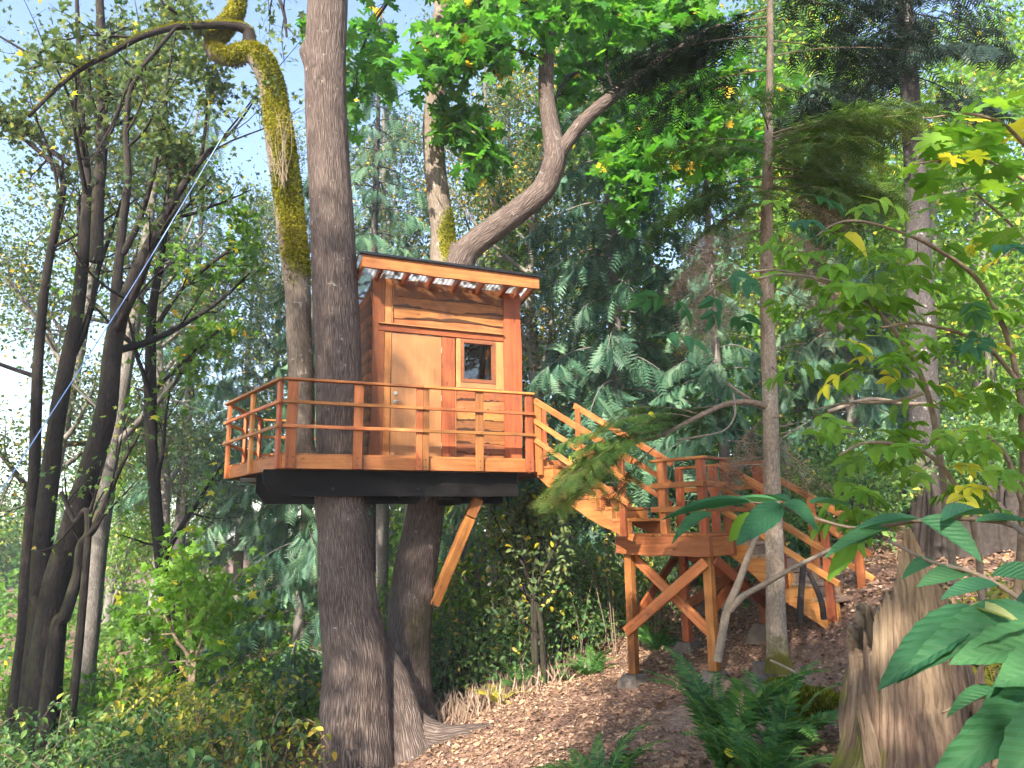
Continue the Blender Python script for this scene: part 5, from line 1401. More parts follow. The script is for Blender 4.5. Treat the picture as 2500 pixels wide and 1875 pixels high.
def thicket(name, label, spots, mat, seed, tm, leaf_s, per, stemm='twig_dark', kind='stuff', cat='undergrowth', tint=(.05, .9), yellow=.04, stems=5):
    """bushy mass: spots = (x, y, height, radius)"""
    r = rng_(seed); ml, mw = MB(), MB(); P_, A_x, N_r, Sc = [], [], [], []
    for (x, y, h, R) in spots:
        g = float(gz(x, y)); n = int(per * (h * R) ** .8); 
        th = r.uniform(0, 2 * math.pi, n); rr = R * np.sqrt(r.random(n)); zz = h * (r.random(n) ** .7) * (1 - .35 * (rr / R) ** 2)
        p = np.stack([x + rr * np.cos(th), y + rr * np.sin(th), g + .05 + zz], 1)
        # gather on twigs
        c = p[r.integers(0, n, n)]; p = p * .55 + np.where(np.linalg.norm(c - p, axis=1, keepdims=True) < R * .6, c, p) * .45 + r.normal(0, .03, p.shape)
        P_.append(p); out = unit(p - np.array([x, y, g + h * .3])); A_x.append(unit(out * .6 + rdirs(r, n) * .8 + np.array([0, 0, -.15]))); N_r.append(unit(np.array([0, 0, 1.0]) + rdirs(r, n) * .7)); Sc.append(leaf_s * r.uniform(.6, 1.3, n))
        for _ in range(stems):
            a = np.array([x + r.normal(0, R * .3), y + r.normal(0, R * .3), g - .05]); b = np.array([x + r.normal(0, R * .6), y + r.normal(0, R * .6), g + h * r.uniform(.6, 1.08)])
            tube(mw, [a, (a + b) / 2 + r.normal(0, .1, 3), b], [.009, .006, .002], 6, 4, cap=False)
    n = sum(len(q) for q in P_); tt = r.uniform(*tint, n); tt = np.where(r.random(n) < yellow, r.uniform(.93, 1, n), tt)
    scatter(ml, tm, np.concatenate(P_), np.concatenate(A_x), np.concatenate(N_r), np.concatenate(Sc), tt)
    o = ml.build(name, M[mat]); tag(o, label, cat, kind=kind)
    link('stems', mw.mesh('stems', M[stemm], True), o)
    return o


def spots(r, n, px, py_d, h, R):
    out = []
    for _ in range(n):
        d = r.uniform(*py_d); q = r.uniform(*px); out.append(((q - 1250) / FPX * d, d, r.uniform(*h), r.uniform(*R)))
    return out


r0 = rng_(300)
thicket('undergrowth', 'dark blue-green brambles filling the lower left corner', spots(r0, 62, (-80, 520), (6.0, 12.5), (.5, 1.35), (.45, .9)), 'under', 301, OV, .085, 330, yellow=.01, tint=(0, .6))
thicket('undergrowth', 'yellowing brush lit by the sun left of the main trunk base', spots(r0, 30, (430, 800), (8.3, 12.0), (.35, .85), (.35, .7)), 'under_yel', 302, OV, .075, 300, 'twig', yellow=.15)
thicket('undergrowth', 'green bushes along the back of the hollow left of the deck', spots(r0, 46, (100, 860), (13.0, 21.0), (.6, 1.6), (.6, 1.3)), 'broad', 303, DI, .13, 300, tint=(.35, .92))
thicket('undergrowth', 'tangled dark bushes behind the dirt slope under the stairs', spots(r0, 52, (930, 1640), (13.2, 17.5), (.7, 1.9), (.5, 1.1)), 'under', 304, DI, .11, 420, tint=(0, .8), yellow=.03)
thicket('undergrowth', 'bushes on the rising bank behind the lower stairs', spots(r0, 44, (1680, 2560), (12.6, 18.0), (.7, 2.2), (.6, 1.2)), 'under', 305, DI, .12, 400, tint=(.1, .9), yellow=.03)
thicket('undergrowth', 'low brush and salal at the foot of the bank on the right edge', spots(r0, 16, (2330, 2560), (5.2, 8.0), (.3, .8), (.3, .6)), 'under_yel', 306, OV, .08, 300, 'twig', yellow=.1)


def canes(label, n, px, dd, seed, mat='under', h=(.7, 1.5)):
    r = rng_(seed); mw, ml = MB(), MB()
    for _ in range(n):
        d = r.uniform(*dd); x = (r.uniform(*px) - 1250) / FPX * d; g = float(gz(x, d)); a = r.uniform(0, 6.28); H = r.uniform(*h); k = np.array([math.cos(a), math.sin(a), 0]) * H * r.uniform(.3, 1.0)
        p = np.array([(x, d, g), np.array((x, d, g + H * .75)) + k * .25, np.array((x, d, g + H)) + k * .7, np.array((x, d, g + H * .8)) + k * 1.2]); tube(mw, p, [.008, .006, .002], 9, 4, cap=False)
        C = catmull(p, 16)[5:]; q = np.repeat(C, 2, 0); m = len(q); q = q + r.normal(0, .03, q.shape)
        scatter(ml, OV, q, unit(rdirs(r, m) + np.array([0, 0, -.3])), unit(rdirs(r, m) * .6 + np.array([0, -.2, 1.0])), r.uniform(.06, .14, m), r.uniform(.05, .95, m))
    o = ml.build('bramble_canes', M[mat]); tag(o, label, 'brambles', kind='stuff'); link('canes', mw.mesh('canes', M['twig'], True), o)


canes('arching bramble canes over the lower left thicket', 150, (-60, 690), (6.5, 12.5), 330)
canes('pale dry stalks standing in the brush left of the main trunk', 70, (300, 730), (9.5, 14.0), 331, 'under_yel', (.8, 1.7))
canes('thin leafy stalks in the thicket behind the dirt slope', 110, (960, 1640), (13.0, 15.5), 332, 'under', (1.0, 2.4))


def dry_grass():
    r = rng_(310); ml = MB(); n = 900
    q = r.uniform(930, 1420, n); d = np.interp(q, [930, 1420], [11.6, 13.4]) + r.normal(0, .35, n); x = (q - 1250) / FPX * d
    p = np.stack([x, d, gz(x, d) - .01], 1); ax = unit(np.array([0, 0, 1.0]) + r.normal(0, .35, (n, 3)))
    scatter(ml, (np.array([(0, -.03, 0), (0, .03, 0), (.6, .015, .06), (1, 0, .2)]), np.array([(0, 1, 2), (0, 2, 3)])), p, ax, rdirs(r, n), r.uniform(.12, .42, n), r.uniform(.7, 1, n))
    tag(ml.build('dry_grass', M['dead_fol']), 'dry straw-coloured grass along the edge of the dirt slope', 'grass', kind='stuff')


dry_grass()


def litter():
    r = rng_(320); ml = MB()
    for tm, n, s in ((tmpl_maple_lo(), 17000, .056), (tmpl_diamond(.75, .2), 34000, .043)):
        x = r.uniform(-3.2, 6.5, n); y = 3.2 + 11.3 * r.random(n) ** .9
        dn = .55 + .45 * np.sin(x * 1.9 + 1.3 * np.sin(y * 1.1)) * np.sin(y * 1.6 + .7) 
        k = (x > -2.6) & (r.random(n) < dn + .25) & ((np.hypot((x - 2.4) * .85, (y - 8.6) * .6) > .75) | (r.random(n) < .25)); x, y = x[k], y[k]; m = len(x)
        p = np.stack([x, y, gz(x, y) + r.uniform(.004, .035, m)], 1)
        scatter(ml, tm, p, unit(np.c_[r.normal(size=(m, 2)), r.normal(0, .25, m)]), unit(np.array([0, 0, 1.0]) + r.normal(0, .38, (m, 3))), s * r.lognormal(0, .38, m), np.where(r.random(m) < .004, 1.0, np.clip(r.normal(.45, .22, m), 0, .95)))
    tw = MB()
    for _ in range(260):
        x, y = r.uniform(-2.4, 5), r.uniform(4, 13); a = r.uniform(0, 6.28); L = r.uniform(.08, .4); p = np.array([(x + math.cos(a) * L * f + r.normal(0, .01), y + math.sin(a) * L * f + r.normal(0, .01), 0) for f in (0, .5, 1)]); p[:, 2] = gz(p[:, 0], p[:, 1]) + .015; tube(tw, p, [.005, .004, .002], 4, 4, cap=False)
    tag(tw.build('fallen_twigs', M['twig']), 'small dead twigs scattered over the dirt slope', 'twigs', kind='stuff')
    tag(ml.build('leaf_litter', M['litter']), 'dry brown maple leaves strewn over the dirt slope', 'leaves', kind='stuff')


litter()


# ------------------------------------------------------------------ ferns
def frond_mesh(seed, mat, pairs=30):
    r = rng_(seed); mb = MB(); t = np.linspace(0, 1, 16); cx = t * (1 - .12 * t); cz = .62 * t - .55 * t ** 2.2
    C = np.stack([cx, np.zeros(16) + .03 * np.sin(t * 3 + seed), cz], 1); tube(mb, C, [.009, .005, .002], 12, 3, cap=False, tint=.8)
    Cc = catmull(C, 100); T = unit(np.gradient(Cc, axis=0)); V, Tr = [], []
    for i in range(pairs):
        f = .10 + .89 * i / pairs; k = int(f * 99); L = .17 * min(1, (f + .08) * 3.2) * (1 - f) ** .62 + .012
        for s in (-1, 1):
            y = np.array([0, s, 0.0]); d = unit(y + T[k] * .38 + np.array([0, 0, r.uniform(-.22, .12)])); w = unit(T[k]) * (.013 + .05 * L); b = Cc[k]
            j = len(V); V += [b, b + d * L * .35 + w, b + d * L, b + d * L * .35 - w * .8]; Tr += [(j, j + 1, j + 2), (j, j + 2, j + 3)]
    mb.add(V, None, Tr, tint=np.repeat(r.uniform(.1, .9, pairs * 2), 4)); return mb.mesh('frond', mat)


FR = {m: [frond_mesh(400 + i, M[m]) for i in range(3)] for m in ('fern', 'fern_yel')}


def fern(label, px, py, d, n, L, mat='fern', seed=0, lift=1.0, group='sword ferns', sx=None):
    p = P(px, py, d); r = rng_(500 + seed); t = thing('sword_fern', label, 'fern', (p[0], p[1], float(gz(p[0], p[1])) - .02), 0, group)
    for i in range(n):
        a = 2 * math.pi * (i + r.uniform(-.3, .3)) / n; tilt = r.uniform(-.4, .3) - .3 * lift; s = L * r.uniform(.7, 1.15)
        m4 = Matrix.Rotation(a, 4, 'Z') @ Matrix.Rotation(tilt, 4, 'Y') @ Matrix.Rotation(r.normal(0, .25), 4, 'X') @ Matrix.Scale(s, 4)
        link('frond', FR[mat][i % 3], t, m4)


fern('large sword fern with upright fronds left of the broken stump', 1760, 1800, 6.6, 15, 1.30, seed=1, lift=2.8)
fern('arching sword fern between the dark block and the broken stump', 1900, 1740, 6.6, 15, 1.0, seed=2, lift=1.6)
fern('blue-shaded sword fern at the bottom edge below the pale soil', 1470, 1850, 7.0, 15, .9, seed=3, lift=1.2)
fern('dense low sword fern at the bottom edge below the large one', 1860, 1870, 5.9, 16, .95, seed=14, lift=1.3)
fern('shaded fern far under the crossed braces of the landing', 1600, 1560, 12.6, 14, .85, seed=4)
fern('bright sunlit fern at the foot of the thin sapling', 1270, 1640, 12.9, 12, .85, seed=5)
fern('yellowing fern at the dirt edge left of the thin sapling', 1215, 1670, 12.3, 11, .7, 'fern_yel', seed=6, lift=.4)
fern('sunny yellow-green fern on the right edge behind the broken stump', 2440, 1690, 5.4, 14, .8, 'fern_yel', seed=7, lift=.6)
fern('fern behind the yellow one beside the right edge', 2400, 1600, 6.2, 13, .9, seed=8)
fern('fern among brambles at lower left', 440, 1790, 8.4, 14, 1.0, seed=9)
fern('brownish-yellow fern among brambles left of the main trunk', 560, 1800, 8.6, 12, .8, 'fern_yel', seed=10)
fern('fern in shade behind the pale footing', 1440, 1590, 12.6, 13, .8, seed=11)
fern('dark fern low at the bottom left edge', 180, 1880, 7.2, 14, 1.0, seed=12)
fern('shaded fern beneath the landing steps', 1330, 1620, 13.2, 12, .9, seed=13)

# ------------------------------------------------------------------ saplings and shrubs
stem_tree('sapling', 'thin dark sapling growing between the maple trunks and the landing', 'sapling', [
    [(1332, 1690, 8), (1326, 1600, 7), (1320, 1520, 6.5), (1300, 1440, 6), (1270, 1360, 5), (1252, 1290, 4), (1235, 1200, 2)], [(1308, 1460, 5), (1345, 1360, 4), (1385, 1270, 2.5), (1400, 1200, 1.5)], [(1300, 1430, 4), (1320, 1330, 3), (1330, 1240, 2)]],
    M['dark_bark'], M['broad_grey'], 60, 3, (9, 6, 4), (.4, .5, .5), OV, 1, .11, .75, .1, d=12.8, yellow=.06, t0=.2, tint=(.4, .9), seg=10)
stem_tree('maple_sapling', 'bright green maple sapling glowing in the hollow left of the deck', 'sapling', [
    [(470, 1640, 6), (465, 1560, 5), (455, 1490, 4), (440, 1440, 2)], [(475, 1640, 5), (500, 1550, 4), (520, 1490, 2)], [(465, 1640, 5), (430, 1560, 4), (400, 1500, 2)]],
    M['twig'], M['bright'], 61, 2, (8, 5), (.5, .5), MLO, 2, .16, 1.0, .13, d=12.5, tint=(.2, .7), seg=8, up=.05)
stem_tree('elder_bush', 'pale-leaved bush in front of the dark cedar right of the knee brace', 'shrub', [
    [(1130, 1640, 6), (1140, 1540, 5), (1160, 1440, 4), (1180, 1330, 3), (1200, 1250, 2)], [(1130, 1640, 5), (1110, 1520, 4), (1090, 1420, 3)], [(1150, 1640, 5), (1200, 1500, 4), (1240, 1400, 3), (1260, 1310, 2)]],
    M['twig'], M['bright'], 62, 2, (9, 6), (.4, .5), OV, 2, .13, .9, .13, d=14.5, tint=(.1, .8), yellow=.12, seg=8, up=.05)


def compound_leaf_mesh(seed, mat, nl=5):
    """pinnate leaf: a stalk with paired leaflets and one at the tip, 1 unit long"""
    r = rng_(seed); mb = MB(); tube(mb, [(0, 0, 0), (.4, 0, .06), (.75, 0, .02)], [.010, .008, .005], 6, 4, tint=.8); tm = tmpl_oval(.46, .12, 7, .05, .22)
    pos, ax, nr = [], [], []
    for i in range((nl - 1) // 2):
        x = .38 + .30 * i
        for s in (-1, 1): pos.append((x, 0, .05)); ax.append((.75, s * .8, -.18 + r.normal(0, .12))); nr.append((r.normal(0, .15), r.normal(0, .15) - s * .15, 1))
    pos.append((.75, 0, .02)); ax.append((1, r.normal(0, .1), -.25)); nr.append((.1, r.normal(0, .15), 1))
    for p, a, n_ in zip(pos, ax, nr): scatter(mb, tm, np.array([p]), np.array([a], float), np.array([n_], float), np.array([.46 * r.uniform(.85, 1.1)]), r.uniform(.2, .75))
    return mb.mesh('leaf', mat)


M['elder_y'] = leaf('elder_yellow_leaf', [(0, (.28, .33, .02)), (.6, (.42, .40, .03)), (1, (.50, .40, .04))], trans=.45, tr_gain=1.4)
CL = [compound_leaf_mesh(600 + i, M['bright'], 5 if i % 2 else 7) for i in range(4)]
CLY = [compound_leaf_mesh(610, M['elder_y'], 5)]
CLD = [compound_leaf_mesh(612 + i, M['front_leaf'], 5) for i in range(2)]


def build_elder():
    t = thing('elderberry_bush', 'arching elderberry with bright compound leaves on the right, before the fir trunk', 'shrub', (3.3, 4.7, float(gz(3.3, 4.7))))
    off = np.array(t.location); r = rng_(620); D = 4.6
    for L in ([(2330, 1420, 9, 5.2), (2300, 1150, 8, 5.0), (2265, 960, 7, 4.8), (2200, 830, 6, 4.6), (2120, 740, 5, 4.5), (2040, 690, 4, 4.4), (1920, 670, 3, 4.3), (1850, 680, 2, 4.25)],
              [(2480, 1500, 10, 5.0), (2500, 1200, 9, 4.8), (2480, 900, 7, 4.6), (2400, 700, 6, 4.5), (2290, 610, 5, 4.4), (2180, 560, 4, 4.3), (2060, 540, 3, 4.2), (1960, 600, 2, 4.2)],
              [(2400, 1500, 8, 4.9), (2380, 1300, 7, 4.7), (2330, 1180, 6, 4.6), (2250, 1100, 5, 4.5), (2120, 1080, 4, 4.4), (2050, 1110, 3, 4.4)],
              [(2250, 960, 5, 4.7), (2180, 980, 4, 4.6), (2060, 985, 3, 4.5), (1990, 1000, 2, 4.4)],
              [(2500, 1250, 6, 4.6), (2460, 1120, 5, 4.5), (2400, 1060, 4, 4.4), (2330, 1050, 3, 4.4)],
              [(2050, 700, 3, 4.4), (1900, 660, 2.5, 4.3), (1780, 680, 2, 4.25), (1700, 740, 1.5, 4.2)],
              [(2500, 950, 6, 4.6), (2400, 840, 5, 4.5), (2250, 790, 4, 4.45), (2150, 800, 3, 4.4)]):
        pts, rr = PX(L); mb = MB(); tube(mb, pts - off, rr, 30, 7, rough=.08); mb.build('stem', M['pale_wood'] if L[0][0] < 2450 else M['twig'], t, True)
    cl = [(1990, 640, 6, 60), (1960, 700, 5, 55), (2010, 770, 9, 70), (2100, 800, 8, 60), (2150, 860, 6, 50), (2230, 690, 8, 60), (2150, 620, 6, 60), (1900, 590, 4, 50), (2070, 560, 5, 60), (2050, 1130, 8, 60), (2085, 1200, 7, 50), (1990, 1050, 3, 22), (2280, 1080, 8, 60), (2380, 1110, 8, 60), (2460, 1080, 6, 50), (2330, 1130, 5, 50), (2220, 960, 5, 50), (2430, 720, 6, 60), (2360, 820, 6, 70), (2470, 860, 5, 60), (2300, 880, 5, 60), (2200, 1180, 4, 60), (2300, 640, 5, 60), (2400, 980, 5, 60)]
    def put(me, cx, cy, sd, s0, dd):
        p = P(cx + r.normal(0, sd), cy + r.normal(0, sd), dd + r.normal(0, .22)) - off
        a = r.uniform(0, 2 * math.pi); x = unit(np.array([math.cos(a), math.sin(a) * .8 - .2, -.35 + r.normal(0, .25)])); z = unit(np.array([r.normal(0, .3), r.normal(-.35, .3), 1.0])); z = unit(z - x * (z @ x)); y = np.cross(z, x); s = s0 * r.uniform(.75, 1.2)
        link('leaf', me, t, Matrix(((x[0] * s, y[0] * s, z[0] * s, p[0]), (x[1] * s, y[1] * s, z[1] * s, p[1]), (x[2] * s, y[2] * s, z[2] * s, p[2]), (0, 0, 0, 1))))
    for (cx, cy, n, sd) in cl:
        for _ in range(n): put(CL[r.integers(4)], cx, cy, sd, .27, 4.45)
    for (cx, cy, n, sd) in ((2330, 1170, 2, 25), (2290, 1150, 1, 10), (2330, 850, 1, 8), (2150, 900, 2, 30), (2060, 870, 2, 30), (2460, 660, 3, 40), (2240, 930, 1, 10)):
        for _ in range(n): put(CLY[0], cx, cy, sd, .24, 4.4)
    for (cx, cy, n, sd) in ((1740, 700, 4, 45), (1640, 760, 2, 25), (1980, 540, 3, 40), (2420, 760, 4, 50), (2480, 600, 3, 40)):
        for _ in range(n): put(CLD[r.integers(2)], cx, cy, sd, .26, 4.3)


build_elder()


def one_leaf(mat, tm, tint):
    mb = MB(); mb.add(tm[0], None, tm[1], tint=tint); return mb.mesh('leaf', M[mat], True)


def build_vine_maple():
    t = thing('vine_maple', 'maple branch with bright green and yellow leaves at the right edge', 'shrub', (3.9, 4.6, float(gz(3.9, 4.6))))
    off = np.array(t.location); r = rng_(640)
    for L in ([(2600, 1400, 14, 5.2), (2620, 900, 11, 5.0), (2580, 500, 8, 4.8), (2480, 330, 5, 4.7), (2380, 280, 4, 4.6), (2250, 290, 2, 4.5)], [(2560, 480, 5, 4.8), (2430, 400, 4, 4.6), (2330, 390, 3, 4.5), (2230, 400, 2, 4.4)], [(2600, 700, 5, 4.9), (2480, 560, 4, 4.7), (2380, 470, 3, 4.6)]):
        pts, rr = PX(L); mb = MB(); tube(mb, pts - off, rr, 26, 6, rough=.05); mb.build('stem', M['twig'], t, True)
    ms = [one_leaf('bright', tmpl_maple(), k) for k in (.15, .3, .45, .6)] + [one_leaf('bright', tmpl_maple(), .95)]
    for i in range(64):
        c = [(2300, 330), (2400, 300), (2450, 260), (2260, 400), (2380, 380), (2470, 420), (2350, 460), (2480, 520)][i % 8]
        p = P(c[0] + r.normal(0, 42), c[1] + r.normal(0, 30), 4.5 + r.normal(0, .25)) - off
        a = r.uniform(0, 2 * math.pi); x = unit(np.array([math.cos(a), math.sin(a), -.4])); z = unit(np.array([r.normal(0, .3), r.normal(-.3, .3), 1.0])); z = unit(z - x * (z @ x)); y = np.cross(z, x); s = .20 * r.uniform(.7, 1.25)
        link('leaf', ms[4 if r.random() < .14 else r.integers(4)], t, Matrix(((x[0] * s, y[0] * s, z[0] * s, p[0]), (x[1] * s, y[1] * s, z[1] * s, p[1]), (x[2] * s, y[2] * s, z[2] * s, p[2]), (0, 0, 0, 1))))


build_vine_maple()


def leaf_from(me, t, off, a, b, da, db, w, face=.5, roll=0.0):
    """leaf object from pixel a to pixel b at depths da, db; face tilts the blade towards the viewer"""
    p, q = P(*a, da), P(*b, db); x = q - p; L = np.linalg.norm(x); x = x / L
    z = unit(np.array([roll, -face, 1.0 - face * .5])); z = unit(z - x * (z @ x)); y = np.cross(z, x); p = p - off
    s2 = w * .52
    link('leaf', me, t, Matrix(((x[0] * L, y[0] * s2, z[0] * L, p[0]), (x[1] * L, y[1] * s2, z[1] * L, p[1]), (x[2] * L, y[2] * s2, z[2] * L, p[2]), (0, 0, 0, 1))))


def build_front_branch():
    t = thing('foreground_branch', 'large dark green leaves on a bough reaching in from the right, close to the viewer', 'branch', (1.75, 1.2, float(gz(1.75, 1.2))))
    off = np.array(t.location)
    tm = tmpl_oval(1.0, .10, 13, .045, .12); tm2 = tmpl_oval(1.0, .16, 13, .05, .25)
    ms = [one_leaf('front_leaf', tm, .25), one_leaf('front_leaf', tm2, .5), one_leaf('front_leaf', tm, .75)]; my = one_leaf('front_leaf', tm2, 1.0); mg = one_leaf('bright', tm2, .35)
    for L in ([(2700, 1900, 12, 1.3), (2620, 1500, 10, 1.5), (2500, 1300, 7, 1.75), (2380, 1268, 6, 1.9), (2250, 1270, 5, 2.0), (2100, 1290, 4, 2.05), (1990, 1265, 3.5, 2.1), (1905, 1235, 3, 2.1), (1830, 1226, 2, 2.1)],
              [(2640, 1600, 9, 1.45), (2500, 1470, 7, 1.6), (2380, 1400, 6, 1.7), (2270, 1370, 5, 1.75), (2170, 1320, 4, 1.85)],
              [(2680, 1800, 9, 1.3), (2520, 1690, 7, 1.4), (2400, 1700, 5, 1.45), (2300, 1740, 3, 1.5)],
              [(2640, 1550, 8, 1.4), (2520, 1500, 6, 1.45), (2380, 1485, 5, 1.5)]):
        pts, rr = PX(L); mb = MB(); tube(mb, pts - off, rr, 30, 8, rough=.06); mb.build('stem', M['twig'], t, True)
    F = lambda *a, **k: leaf_from(a[0], t, off, *a[1:], **k)
    F(ms[0], (1908, 1232), (1803, 1318), 2.08, 1.98, .14, .85); F(ms[1], (1908, 1232), (1993, 1264), 2.1, 1.95, .10, .75); F(ms[2], (1902, 1224), (1727, 1226), 2.1, 2.2, .085, .22); F(ms[0], (1840, 1226), (1608, 1245), 2.1, 2.2, .08, .25); F(ms[1], (1740, 1255), (1634, 1305), 2.12, 2.1, .085, .45)
    F(mg, (1852, 1258), (1772, 1316), 2.12, 2.15, .11, .8); F(ms[2], (1976, 1230), (2074, 1220), 2.1, 2.15, .09, .15); F(ms[0], (1930, 1228), (1850, 1205), 2.12, 2.3, .08, .2)
    F(ms[1], (2245, 1268), (2402, 1340), 1.98, 1.85, .15, .72); F(ms[0], (2245, 1268), (2072, 1282), 1.98, 2.0, .10, .28); F(ms[2], (2170, 1292), (2008, 1345), 2.0, 1.95, .09, .35); F(mg, (2085, 1318), (2026, 1410), 2.03, 2.0, .09, .9); F(ms[0], (2150, 1298), (2060, 1330), 2.0, 2.05, .08, .6)
    F(ms[2], (2380, 1275), (2520, 1260), 1.85, 1.8, .12, .25); F(ms[0], (2300, 1272), (2420, 1230), 1.9, 2.05, .11, .3); F(ms[1], (2420, 1405), (2560, 1400), 1.7, 1.6, .14, .6); F(ms[2], (2370, 1395), (2240, 1420), 1.72, 1.7, .10, .5); F(ms[0], (2440, 1430), (2300, 1445), 1.65, 1.6, .09, .4); F(ms[1], (2290, 1372), (2200, 1395), 1.75, 1.75, .08, .4)
    F(ms[0], (2390, 1485), (2148, 1660), 1.5, 1.42, .14, .6); F(ms[1], (2560, 1515), (2205, 1590), 1.45, 1.4, .16, .5); F(ms[2], (2600, 1560), (2330, 1600), 1.4, 1.36, .15, .7); F(ms[0], (2480, 1480), (2640, 1460), 1.5, 1.45, .14, .6)
    F(my, (2362, 1484), (2497, 1502), 1.46, 1.40, .05, .5)
    F(ms[1], (2580, 1700), (2290, 1875), 1.38, 1.28, .15, .7); F(ms[2], (2620, 1730), (2450, 1910), 1.3, 1.22, .2, .85); F(ms[0], (2560, 1660), (2400, 1720), 1.4, 1.36, .12, .5); F(ms[2], (2600, 1600), (2440, 1660), 1.35, 1.3, .14, .7); F(ms[1], (2440, 1690), (2310, 1720), 1.42, 1.4, .06, .3)


build_front_branch()


def build_stump(name, label, px, d, R, H_fn, seed, tintf, nseg=200, nh=70, flare=.55, hollow=.55, groove=.05):
    p = P(px, 1500, d); base = np.array([p[0], p[1], float(gz(p[0], p[1])) - .1]); t = thing(name, label, 'stump', tuple(base)); r = rng_(seed)
    th = np.linspace(0, 2 * math.pi, nseg, endpoint=False); H = H_fn(th, r)
    lob = .06 * np.sin(3 * th + 1.0) + .05 * np.sin(5 * th + 2.2) + .03 * np.sin(8 * th)
    mb = MB(); h = np.linspace(0, 1, nh)[:, None]; Z = h * H[None]
    ph = .35 * np.sin(Z * 2.1 + 1.3) * .3
    gr = sum(a * np.abs(np.sin(.5 * k * (th[None] + ph) + c)) for k, a, c in ((13, 1.0, .4), (23, .7, 1.9), (41, .45, .2), (67, .3, 2.6), (109, .2, 1.0)))
    rad_ = R * (1 + flare * np.exp(-Z / .25) * (1 + .35 * np.sin(5 * th + .7)[None]) + lob[None] - groove * 2 * (1.5 - gr) * .5 - .10 * Z)
    Vo = np.stack([np.cos(th[None]) * rad_, np.sin(th[None]) * rad_, Z], -1)
    inner = np.linspace(1, .25, 14)[:, None]; Zi = inner * H[None] * .985; ri = rad_[-1][None] * (hollow + .16 * (inner - .25) / .75) * (1 - .03 * r.normal(size=(1, nseg))); Vi = np.stack([np.cos(th) * ri, np.sin(th) * ri, Zi], -1)
    V = np.concatenate([Vo, Vi]); n = len(V); i = np.arange(n - 1)[:, None] * nseg; j = np.arange(nseg)[None]; j2 = (j + 1) % nseg
    Q = np.stack([i + j, i + j2, i + nseg + j2, i + nseg + j], -1).reshape(-1, 4); Vf = V.reshape(-1, 3)
    TH = np.broadcast_to(th[None], V.shape[:2]).reshape(-1)
    bk = np.stack([np.cos(TH) * R, np.sin(TH) * R, Vf[:, 2]], 1)
    mb.add(Vf, Q, bark=bk, tint=tintf(Vf, TH), moss=np.clip(.5 - Vf[:, 2] * .6, 0, .42) * (np.cos(TH - 2.9) > .2))
    mb.build('trunk', M['stump'] if name == 'broken_stump' else M['twig_dark'], t, True)
    return t, base


def H1(th, r):
    # th: 0 = +x (right), -pi/2 = towards the viewer
    g = lambda c, w: np.exp(-(np.abs(np.angle(np.exp(1j * (th - c)))) / w) ** 3)
    H = .68 + .70 * g(-2.0, .30) + .58 * g(-1.60, .26) + .36 * g(-1.2, .25) + .40 * g(-2.5, .20) + .20 * g(-.75, .25) + .30 * g(1.9, .7) + .12 * g(-2.95, .2)
    saw = lambda k, p_: np.abs(((th * k / (2 * math.pi) + p_) % 1) - .5) * 2
    H += .13 * saw(17, .3) * (.4 + .6 * np.abs(np.sin(th * 5.3))) + .07 * saw(43, .1) * r.uniform(.3, 1, len(th)) + r.normal(0, .010, len(th))
    return H


st1, sb = build_stump('broken_stump', 'jagged pale broken stump in the right foreground', 2212, 5.0, .35, H1, 701, lambda V, T: np.clip(.20 + (V[:, 2] - .55) * 1.1 + .25 * np.sin(T * 7 + 1) + .15 * np.sin(T * 3 + V[:, 2] * 2), .12, 1), 420, 90, .45, .74)
r1 = rng_(702)
for (a, z0, L, w, tn) in ((-1.05, .25, .55, .12, .6), (-.55, .12, .60, .13, .45), (-2.75, .08, .50, .13, .5)):
    n = 9; x = np.linspace(0, 1, n); mb = MB(); V, Q = [], []
    for i, f in enumerate(x):
        ww = w * (1 - .45 * f) / 2; o = .006 * r1.normal()
        for sx, sy in ((-1, 0), (1, 0), (1, .03), (-1, .03)): V.append((sx * ww + o, -sy * (1 - .5 * f), f * L + (.05 * sx if i == n - 1 else 0)))
    for i in range(n - 1):
        for k in range(4): Q.append((i * 4 + k, i * 4 + (k + 1) % 4, i * 4 + 4 + (k + 1) % 4, i * 4 + 4 + k))
    Q.append((n * 4 - 4, n * 4 - 3, n * 4 - 2, n * 4 - 1)); V = np.array(V); mb.add(V, Q, tint=tn, bark=V + a * 3)
    rr_ = .315 * (1 + .45 * math.exp(-(z0 + .1) / .25)) * .97; m4 = Matrix.Translation((math.cos(a) * rr_, math.sin(a) * rr_, z0)) @ Matrix.Rotation(a + math.pi / 2, 4, 'Z') @ Matrix.Rotation(.14, 4, 'X')
    link('splinter', mb.mesh('splinter', M['stump']), st1, m4)
# low root plates to the left
mb = MB(); pts, rr = PX([(2095, 1860, 34, 5.35), (2082, 1740, 28, 5.45), (2090, 1650, 22, 5.5), (2108, 1580, 15, 5.55), (2122, 1530, 5, 5.55)]); tube(mb, pts - sb, rr, 50, 28, rough=.14, seed=9, ridges=.3, tint=.22, moss=.33); mb.build('root', M['stump'], st1, True)


def H2(th, r): return .62 + .2 * np.sin(th * 2 + 1) + .16 * np.abs(np.sin(th * 7)) + .08 * np.sin(th * 19) + r.normal(0, .02, len(th))


build_stump('old_stump', 'wide dark rotting stump in the shade behind the elderberry', 2400, 10.0, .65, H2, 710, lambda V, T: np.clip(.0 + .10 * np.abs(np.sin(T * 9)) * (V[:, 2] > .3), 0, .15), 200, 50, .08, .6)


